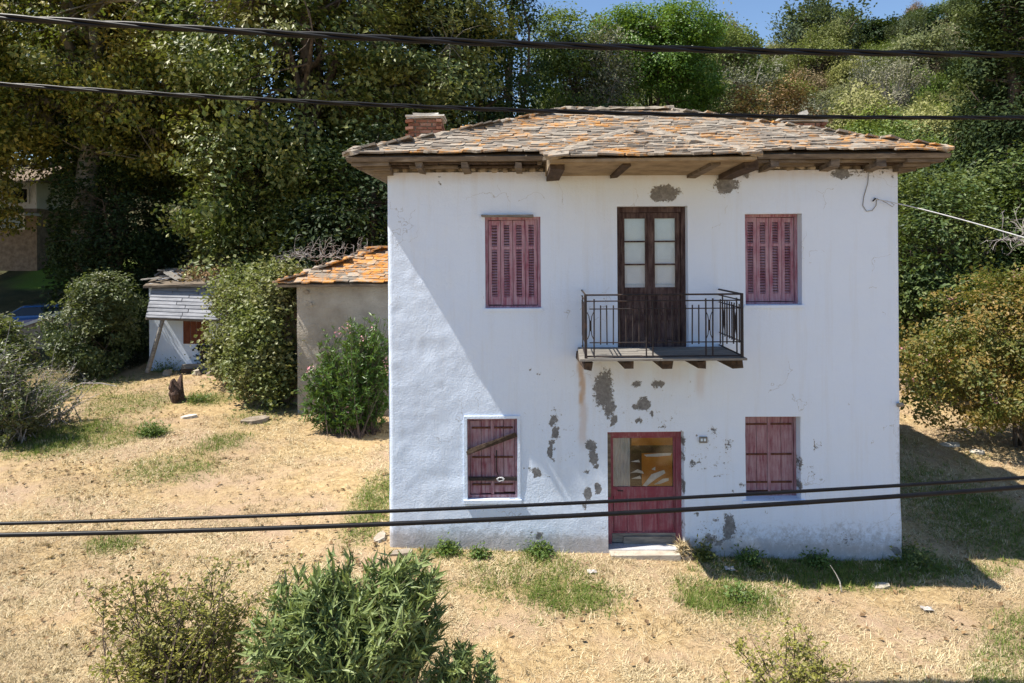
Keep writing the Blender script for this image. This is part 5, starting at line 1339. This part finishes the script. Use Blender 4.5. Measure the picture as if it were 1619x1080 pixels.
for nm, lb, pts, Y, rad, tw in (('twisted_cable', 'thick twisted black power cable, the topmost overhead line', ((0, 27), (810, 69), (1619, 86)), 6.85, .019, 1.8),
        ('twisted_cable', 'thinner twisted black cable crossing in front of the roof ridge', ((0, 133), (810, 174), (1619, 186)), 6.95, .0125, 1.5),
        ('telephone_cable', 'upper and thinner of the two smooth black cables below', ((0, 828), (810, 800), (1619, 755)), 6.1, .0165, 0),
        ('telephone_cable', 'lower and thicker of the two smooth black cables below', ((0, 846), (810, 820), (1619, 770)), 5.9, .021, 0)):
    sl = .07 if tw else .03
    CAB.append((cable(nm, lb, pts, Y, rad, tw, 'overhead cables', slant=sl), Y, sl))
# poles that carry them, out of the picture
for x, lb in ((-15.1, 'wooden utility pole carrying the cables beyond the left edge'), (15.1, 'wooden utility pole carrying the cables beyond the right edge')):
    y = 6.5 + .05 * x; z = gz(x, y); t = empty('utility_pole', (x, y, z), lb, 'pole', 'utility poles')
    Geo().tube([(x, y, z - .8), (x, y, z + 5), (x, y, z + 10.5)], [.16, .14, .11], 10).build('shaft', M['old_wood'], t)
    for kz, Yk, sl in CAB:
        Y = Yk + sl * x; Geo().beam((x, y, kz(x)), (x, Y + (.1 if Y > y else -.1), kz(x)), .06, .06).build('bracket', M['iron'], t)
# service wire to the house
def service_wire():
    t = empty('service_wire', tuple(P(1385, 315, WY - .05)), 'pale service wire running from the right wall corner out of the picture', 'wire')
    a, b, c = P(1385, 315, WY - .06), P(1480, 333, 10.2), P(1619, 371, 9.4); d = c + (c - b) * 3 + Vector((0, 0, -.2))
    def bez(u): return a * (1-u)**3 + 3 * b * u * (1-u)**2 * 1.0 + 3 * c * u * u * (1-u) + d * u**3
    Geo().tube([bez(i / 40) for i in range(41)], .009, 6).build('wire', M['wire'], t)
    Geo().tube([P(1382, 313, WY + .06), P(1384, 314, WY - .04), P(1380, 318, WY - .06)], .012, 6).build('hook', M['iron'], t)
    Geo().tube([P(px, py, WY - .03) for px, py in ((1374, 270), (1372, 290), (1366, 310), (1364, 325), (1370, 334), (1379, 333), (1385, 325), (1386, 316))], .006, 5).build('wire_tail', M['dark_wire'], t)
    Geo().tube([P(px, py, WY - .09) for px, py in ((1386, 314), (1400, 320), (1411, 327), (1414, 324), (1408, 320), (1395, 317))], .005, 5).build('wire_loop', M['dark_wire'], t)
    o = Geo().tube([P(1426, 640, WY + .02), P(1424, 640, WY - .05), P(1420, 641, WY - .06)], .035, 8).build('wall_fitting', M['stone'], house)
service_wire()

# ------------------------------------------------------------------ neighbours, cars
def far_house():
    D = 37; x1 = P(58, 330, D).x; x0 = x1 - 9; b = gz(x1, D) - .6
    zt = P(20, 288, D).z; zm = P(20, 330, D).z; t = empty('stone_house', ((x0 + x1) / 2, D, b), 'distant stone and white house behind the trees at the left edge', 'house')
    Geo().box((x0, D, b), (x1, D + 6, zm)).build('stone_storey', M['far_stone'], t); Geo().box((x0 + .02, D + .02, zm), (x1 - .02, D + 5.98, zt)).build('white_storey', M['far_white'], t)
    zr = zt + 1.6; g = Geo(); g.add([(x0-.4, D-.5, zt), (x1+.4, D-.5, zt), (x1+.4, D+6.5, zt), (x0-.4, D+6.5, zt), (x0-.4, D+3, zr), (x1+.4, D+3, zr)], [[0,1,5,4],[2,3,4,5],[1,2,5],[3,0,4],[3,2,1,0]]); g.build('roof', M['roof_tile'], t)
    for (p0, p1, q0, q1) in ((14, 44, 299, 320), (-40, -15, 299, 320), (4, 38, 344, 361), (-50, -20, 344, 361)):
        a, c = P(p0, q1, D), P(p1, q0, D); f = Geo(); f.box((a.x - .08, D - .06, a.z - .08), (c.x + .08, D + .01, a.z)); f.box((a.x - .08, D - .06, c.z), (c.x + .08, D + .01, c.z + .08)); f.box((a.x - .08, D - .06, a.z), (a.x, D + .01, c.z)); f.box((c.x, D - .06, a.z), (c.x + .08, D + .01, c.z)); w = f.build('window', M['far_white'], t)
        Geo().box((a.x, D - .03, a.z), (c.x, D - .002, c.z)).build('pane', M['car_glass'], w)
    a, c = P(-60, 341, D - 1), P(45, 333, D - 1); g = Geo(); g.box((a.x, D - 1.3, a.z), (c.x, D - .01, a.z + .12)); g.build('canopy', M['far_white'], t)
far_house()
def make_car(name, loc, rz, label, paint):
    t = empty(name, loc, label, 'car'); t.rotation_euler = (0, 0, rz)
    L = Vector(loc)
    prof = [(-2.05, .35), (-2.05, .75), (-1.75, .95), (-.95, 1.0), (-.35, 1.42), (.9, 1.46), (1.55, 1.05), (2.0, .98), (2.08, .45), (2.0, .30), (-1.95, .28)]
    def prism(pr, w0, w1=None):
        n = len(pr); V = []
        for s in (-1, 1):
            for x, z in pr:
                ww = w0 if z < 1.02 else w0 - .16 * (z - 1.02) / .44; V.append((L.x + x, L.y + s * ww, L.z + z))
        return V, [list(range(n))[::-1], list(range(n, 2 * n))] + [[i, (i+1) % n, n+(i+1) % n, n+i] for i in range(n)]
    g = Geo(); V, F = prism(prof, .84); g.add(V, F); body = g.build('body', paint, t)
    bv = body.modifiers.new('bevel', 'BEVEL'); bv.width = .06; bv.segments = 3
    g = Geo(); V, F = prism([(-.86, 1.03), (-.36, 1.36), (.82, 1.39), (1.38, 1.06)], .85)
    g.add(np.array(V) * 1.0, F); g.build('side_window', M['car_glass'], t)
    for x0, z0, x1, z1 in ((-.99, 1.015, -.40, 1.40), (1.52, 1.08, .97, 1.44)):
        n = Vector((-(z1 - z0), 0, (x1 - x0))).normalized() * (-.025 if x0 < 0 else .025)
        if n.z < 0: n = -n
        q = [(x0, -.70, z0), (x0, .70, z0), (x1, .60, z1), (x1, -.60, z1)]; V = [Vector(v) + L + n for v in q] + [Vector(v) + L - n for v in q]
        Geo().add([list(v) for v in V], [[0,1,2,3],[7,6,5,4],[0,4,5,1],[1,5,6,2],[2,6,7,3],[3,7,4,0]]).build('windscreen', M['car_glass'], t)
    for x in (-1.3, 1.3):
        for s in (-1, 1):
            c = L + Vector((x, s * .76, .32)); wh = Geo().tube([c - Vector((0, .11, 0)), c + Vector((0, .11, 0))], .32, 16).build('wheel', M['rubber'], t); Geo().tube([c + Vector((0, s * .09, 0)), c + Vector((0, s * .115, 0))], .2, 12).build('rim', M['alloy'], wh)
    for s in (-1, 1): Geo().box((L.x - 2.07, L.y + s * .62 - .14, L.z + .66), (L.x - 1.95, L.y + s * .62 + .14, L.z + .80)).build('headlight', M['glass'], t)
    return t
x, y = at(62, 28.5); make_car('parked_car', (x, y, P(62, 480, y).z - 1.46), R(14), 'blue car parked in deep shade under the trees at left', M['car_blue'])
x, y = at(305, 30); make_car('parked_car', (x, y, P(300, 420, y).z - 1.46), R(8), 'white car of which only the roof shows above the white shed', M['car_white'])
def low_wall():
    a, b = P(52, 510, 25.5), P(100, 494, 25.5); a2 = a + (a - b) * 2; b2 = b + (b - a) * 1.2
    t = empty('low_wall', ((a.x + b.x) / 2, 25.5, gz(a.x, 25.5)), 'low retaining wall with pale coping in front of the blue car', 'wall')
    for k in range(7):
        p, q = a2.lerp(b2, k / 7 + .003), a2.lerp(b2, (k + 1) / 7 - .003); Geo().beam(p, q, .36, .10).build('coping', M['pale_stone'], t)
    z = min(gz(a2.x, 25.5), gz(b2.x, 25.5)) - .4
    V = [(a2.x, 25.38, z), (b2.x, 25.38, z), (b2.x, 25.38, b2.z - .055), (a2.x, 25.38, a2.z - .055)]; V += [(v[0], 25.65, v[2]) for v in V]
    Geo().add(V, [[0,1,2,3],[7,6,5,4],[0,4,5,1],[1,5,6,2],[2,6,7,3],[3,7,4,0]]).build('wall_body', M['far_stone'], t)
low_wall()

# ------------------------------------------------------------------ small things on the ground
def lump(name, label, cat, px, py, sx, sy, sz, mat, seed, group=None, lift=.5):
    rs = np.random.RandomState(seed); x, y = spot_world(px, py); z = gz(x, y)
    V = []; nu, nv = 9, 6
    for j in range(nv):
        th = math.pi * (j + .5) / nv
        for i in range(nu):
            ph = 2 * math.pi * i / nu; k = 1 + rs.normal() * .10; V.append((x + math.cos(ph) * math.sin(th) * sx * k, y + math.sin(ph) * math.sin(th) * sy * k, z + sz * lift + math.cos(th) * sz * k))
    F = [[j*nu+i, (j+1)*nu+i, (j+1)*nu+(i+1) % nu, j*nu+(i+1) % nu] for j in range(nv-1) for i in range(nu)] + [list(range(nu)), list(range((nv-1)*nu, nv*nu))[::-1]]
    return tag(Geo().add(V, F).build(name, mat, origin=(x, y, z)), label, cat, group)
GS = 'stones lying in the yard'
def slab(label, px, py, w, d, h, rz, mat, seed):
    r = random.Random(seed); x, y = spot_world(px, py); z = gz(x, y); V = []
    for zz in (-.04, h):
        for k in range(7):
            an = 2 * math.pi * k / 7 + rz; V.append((x + math.cos(an) * w * (1 + (r.random() - .5) * .35), y + math.sin(an) * d * (1 + (r.random() - .5) * .35), z + zz + .02 * math.cos(an)))
    tag(Geo().add(V, [list(range(7))[::-1], list(range(7, 14))] + [[i, (i+1) % 7, 7+(i+1) % 7, 7+i] for i in range(7)]).build('stone_slab', mat, origin=(x, y, z)), label, 'stone', GS)
slab('flat grey stone slab lying on the grass before the ivy', 403, 666, .36, .30, .07, .3, M['stone'], 1)
slab('small pale stone on the grass left of the flat slab', 298, 660, .20, .14, .05, 0, M['pale_stone'], 2)
slab('small grey stone at the left foot of the white house', 600, 852, .09, .2, .04, .5, M['stone'], 3)
slab('grey foundation stone under the left wall corner', 634, 876, .20, .10, .04, .2, M['stone'], 4)
slab('flat stone beside the doorstep under the door jamb', 1085, 884, .16, .07, .05, 0, M['stone'], 5)
slab('pale flat stone near the white litter right of the house', 1502, 704, .22, .15, .04, .1, M['pale_stone'], 6)
slab('scrap of pale stone below the flowering shrub', 1545, 716, .16, .14, .04, .6, M['pale_stone'], 7)
slab('flat stone at the edge of the roof shadow', 1393, 928, .14, .08, .03, .2, M['stone'], 8)
for i, (px, py, lb) in enumerate(((1466, 966, 'scrap of white litter on the sunny grass right of the shadow'), (1154, 902, 'scrap of white litter in the shadow below the plank window'), (936, 906, 'scrap of white litter on the grass before the door'))):
    x, y = spot_world(px, py); z = gz(x, y); rs = np.random.RandomState(i); n = 5; G_ = np.stack(np.meshgrid(np.linspace(-.07, .07, n), np.linspace(-.05, .05, n)), -1).reshape(-1, 2)
    V = np.concatenate([G_ + [x, y], (z + .03 + rs.uniform(-.015, .02, (n * n, 1)))], 1); F = np.array([[j*n+k, j*n+k+1, (j+1)*n+k+1, (j+1)*n+k] for j in range(n-1) for k in range(n-1)])
    tag(Geo().add(V, F).build('litter', M['foil'], origin=(x, y, z)), lb, 'litter', 'scraps of litter')
# stump
def stump():
    x, y = spot_world(284, 634); z = gz(x, y); t = empty('tree_stump', (x, y, z), 'weathered dark tree stump standing before the white shed', 'stump'); rs = np.random.RandomState(3); g = Geo()
    for k in range(6):
        b = np.array([x + rs.normal() * .05, y + rs.normal() * .05, z - .05]); pts = [b]
        for i in range(4): pts.append(pts[-1] + np.array([-.03 + rs.normal() * .06, rs.normal() * .05, rs.uniform(.10, .2)]))
        g.tube(pts, [.13, .11, .10, .08, .03], 7)
    g.build('trunk', M['stump'], t)
    g = Geo(); g.tube([(x, y, z + .15), (x + .15, y - .05, z + .0), (x + .32, y - .12, z - .06)], [.12, .09, .04], 7); g.build('root', M['stump'], t)
stump()
# dead white twig in the shadow, curved pale branch on the left
def ground_twig(label, pts, Y, r, mat):
    tag(Geo().tube([P(a, b, Y) for a, b in pts], r, 6).build('dead_twig', mat, origin=P(*pts[0], Y)), label, 'twig', 'dead twigs')
ground_twig('forked white dead twig standing in the shadow before the house', ((1331, 938), (1328, 920), (1322, 908), (1313, 894)), spot_world(1331, 936)[1], [.010, .009, .007, .004], M['pale_stone'])
yy = spot_world(88, 632)[1]
ground_twig('long pale fallen branch curving over the left yard', ((88, 632), (105, 618), (130, 606), (160, 606), (185, 611)), yy, [.03, .028, .024, .018, .010], M['twig_grey'])

# weeds
def weed(label, px, py, r, h, n, seed, mat='weed', size=.06, cat='plant', group='green weeds in the yard'):
    rs = np.random.RandomState(seed); x, y = spot_world(px, py); z = gz(x, y); root = empty('weed_clump', (x, y, z), label, cat, group)
    C = np.stack([rs.normal(size=n) * r * .5, rs.normal(size=n) * r * .5, np.abs(rs.normal(size=n)) * h * .5 + .02], 1); ax = C * [1, 1, 1.4] + [0, 0, h * .5]; ax /= np.linalg.norm(ax, axis=1)[:, None]
    V, F = leaf_quads(rs, C + [x, y, z], size, .5, .3, axis=ax, along=.6); Geo().add(V, F).build('leaves', M[mat], root)
    k = C[::6]; V, F = twigs(np.zeros((len(k), 3)) + [x, y, z - .02], k + [x, y, z], .004, .002); Geo().add(V, F).build('stems', M['weed'], root)
for i, (lb, px, py, r, h, n) in enumerate((('round bright green weed clump alone on the left grass', 240, 688, .30, .28, 700), ('bright weed tuft behind the stump', 314, 634, .35, .2, 420), ('weed tuft at the house wall left of the plank window', 706, 874, .17, .16, 300), ('weed clump at the house wall right of the plank window', 855, 877, .20, .20, 360), ('small weed under the plank window', 757, 882, .15, .14, 240),
        ('dark weed at the wall just right of the door', 1112, 884, .20, .22, 380), ('weed at the wall foot under the right plank window', 1185, 889, .22, .16, 330), ('weed at the wall foot near the right corner', 1290, 891, .25, .16, 330), ('tall weed at the right corner of the house', 1440, 890, .40, .28, 420), ('weed clump at the shed timber heap', 262, 588, .5, .35, 500), ('green spray at the foot of the ivy wall', 385, 632, .35, .25, 360), ('weed tuft on the sunny lawn below the roof shadow', 1170, 948, .30, .12, 220))):
    weed(lb, px, py, r, h, n, 400 + i, 'weed' if i not in (5, 8) else 'lf_plane2')
rs = np.random.RandomState(9); x, y = spot_world(1079, 880); z = gz(x, y); root = empty('dry_tuft', (x, y - .05, z), 'dry straw tuft growing against the right door jamb', 'grass')
C = np.stack([rs.normal(size=260) * .05, rs.normal(size=260) * .05, rs.uniform(.05, .25, 260)], 1); ax = C * [2.2, 2.2, 1]; ax /= np.linalg.norm(ax, axis=1)[:, None]; V, F = leaf_quads(rs, C + [x, y - .05, z], .20, .06, .1, axis=ax, along=.9); Geo().add(V, F).build('blades', M['straw'], root)

# ------------------------------------------------------------------ grass blades and fallen leaves
def blades(name, label, n, seed, lo, hi, width, lie, mat, dens, region=(-13, 14, 6.6, 24)):
    rs = np.random.RandomState(seed); X = []; Yy = []
    m = n
    while m > 0:
        y = region[2] + (region[3] - region[2]) * rs.uniform(0, 1, n) ** 1.8; x = rs.uniform(-.80, .80, n) * y
        k = (rs.uniform(0, 1, n) < dens(x, y)) & ~((x > HX0 - .02) & (x < HX1 + .02) & (y > WY - .03) & (y < WY + HD)) & ~((x > -5.6) & (x < -1) & (y > 17.5)) & ~((x > -12) & (x < -8) & (y > 21.9))
        X.append(x[k][:m]); Yy.append(y[k][:m]); m -= len(X[-1])
    x = np.concatenate(X); y = np.concatenate(Yy); n = len(x); z = ground_z(x, y) - .012
    a = rs.uniform(0, 2 * math.pi, n); L = rs.uniform(lo, hi, n) * (.6 + .8 * fbm(x * 2, y * 2, 44)); el = np.abs(rs.normal(size=n)) * lie + .06
    w = width * (.7 + .05 * y)
    d = np.stack([np.cos(a) * np.cos(el), np.sin(a) * np.cos(el), np.sin(el)], 1); s = np.stack([-np.sin(a), np.cos(a), np.zeros(n)], 1)
    b = np.stack([x, y, z + .01], 1); V = np.stack([b - s * w[:, None], b + s * w[:, None], b + d * L[:, None]], 1).reshape(-1, 3); F = np.arange(n * 3).reshape(-1, 3)
    tag(Geo().add(V, F).build(name, M[mat]), label, 'grass', kind='stuff')
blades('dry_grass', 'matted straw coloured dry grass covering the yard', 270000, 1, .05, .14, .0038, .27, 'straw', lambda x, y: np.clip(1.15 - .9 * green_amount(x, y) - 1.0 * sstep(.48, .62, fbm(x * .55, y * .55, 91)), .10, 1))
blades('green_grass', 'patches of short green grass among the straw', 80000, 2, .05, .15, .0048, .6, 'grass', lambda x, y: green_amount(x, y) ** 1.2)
def tufts(name, label, n, per, seed, h, mat, dens):
    rs = np.random.RandomState(seed); y = 6.8 + 17 * rs.uniform(0, 1, n * 4) ** 1.5; x = rs.uniform(-.8, .8, n * 4) * y
    k = (rs.uniform(0, 1, n * 4) < dens(x, y)) & ~((x > HX0 - .03) & (x < HX1 + .03) & (y > WY - .05) & (y < WY + HD)); x, y = x[k][:n], y[k][:n]; n = len(x)
    hh = np.repeat(h * rs.uniform(.5, 1.4, n), per); x = np.repeat(x, per) + rs.normal(size=n * per) * .035; y = np.repeat(y, per) + rs.normal(size=n * per) * .035
    m = len(x); a = rs.uniform(0, 6.283, m); el = rs.uniform(.35, 1.4, m); d = np.stack([np.cos(a) * np.cos(el), np.sin(a) * np.cos(el), np.sin(el)], 1); s = np.stack([-np.sin(a), np.cos(a), np.zeros(m)], 1) * .006
    b = np.stack([x, y, ground_z(x, y) - .01], 1); V = np.stack([b - s, b + s, b + d * hh[:, None]], 1).reshape(-1, 3)
    tag(Geo().add(V, np.arange(m * 3).reshape(-1, 3)).build(name, M[mat]), label, 'grass', kind='stuff')
tufts('straw_tufts', 'raised tufts of dry straw standing out of the matted grass', 2600, 14, 61, .09, 'straw', lambda x, y: .2 + .9 * sstep(.45, .65, fbm(x * .9, y * .9, 33)))
tufts('grass_tufts', 'raised tufts of green grass in the greener patches', 2000, 14, 62, .10, 'grass', lambda x, y: green_amount(x, y) ** 1.5)
def fallen():
    rs = np.random.RandomState(5); n = 9000; y = 6.8 + 16 * rs.uniform(0, 1, n) ** 1.1; x = rs.uniform(-.8, .8, n) * y
    k = rs.uniform(0, 1, n) < np.where(x < -1, .65, .16) * (.25 + 1.3 * sstep(.45, .7, fbm(x * .8, y * .8, 19))); k &= ~((x > HX0) & (x < HX1) & (y > WY - .05)); x, y = x[k], y[k]
    C = np.stack([x, y, ground_z(x, y) + .025], 1); V, F = leaf_quads(rs, C, .075, .75, .8, .25); tag(Geo().add(V, F).build('fallen_leaves', M['lf_dry']), 'brown fallen leaves scattered over the dry grass', 'leaves', kind='stuff')
fallen()
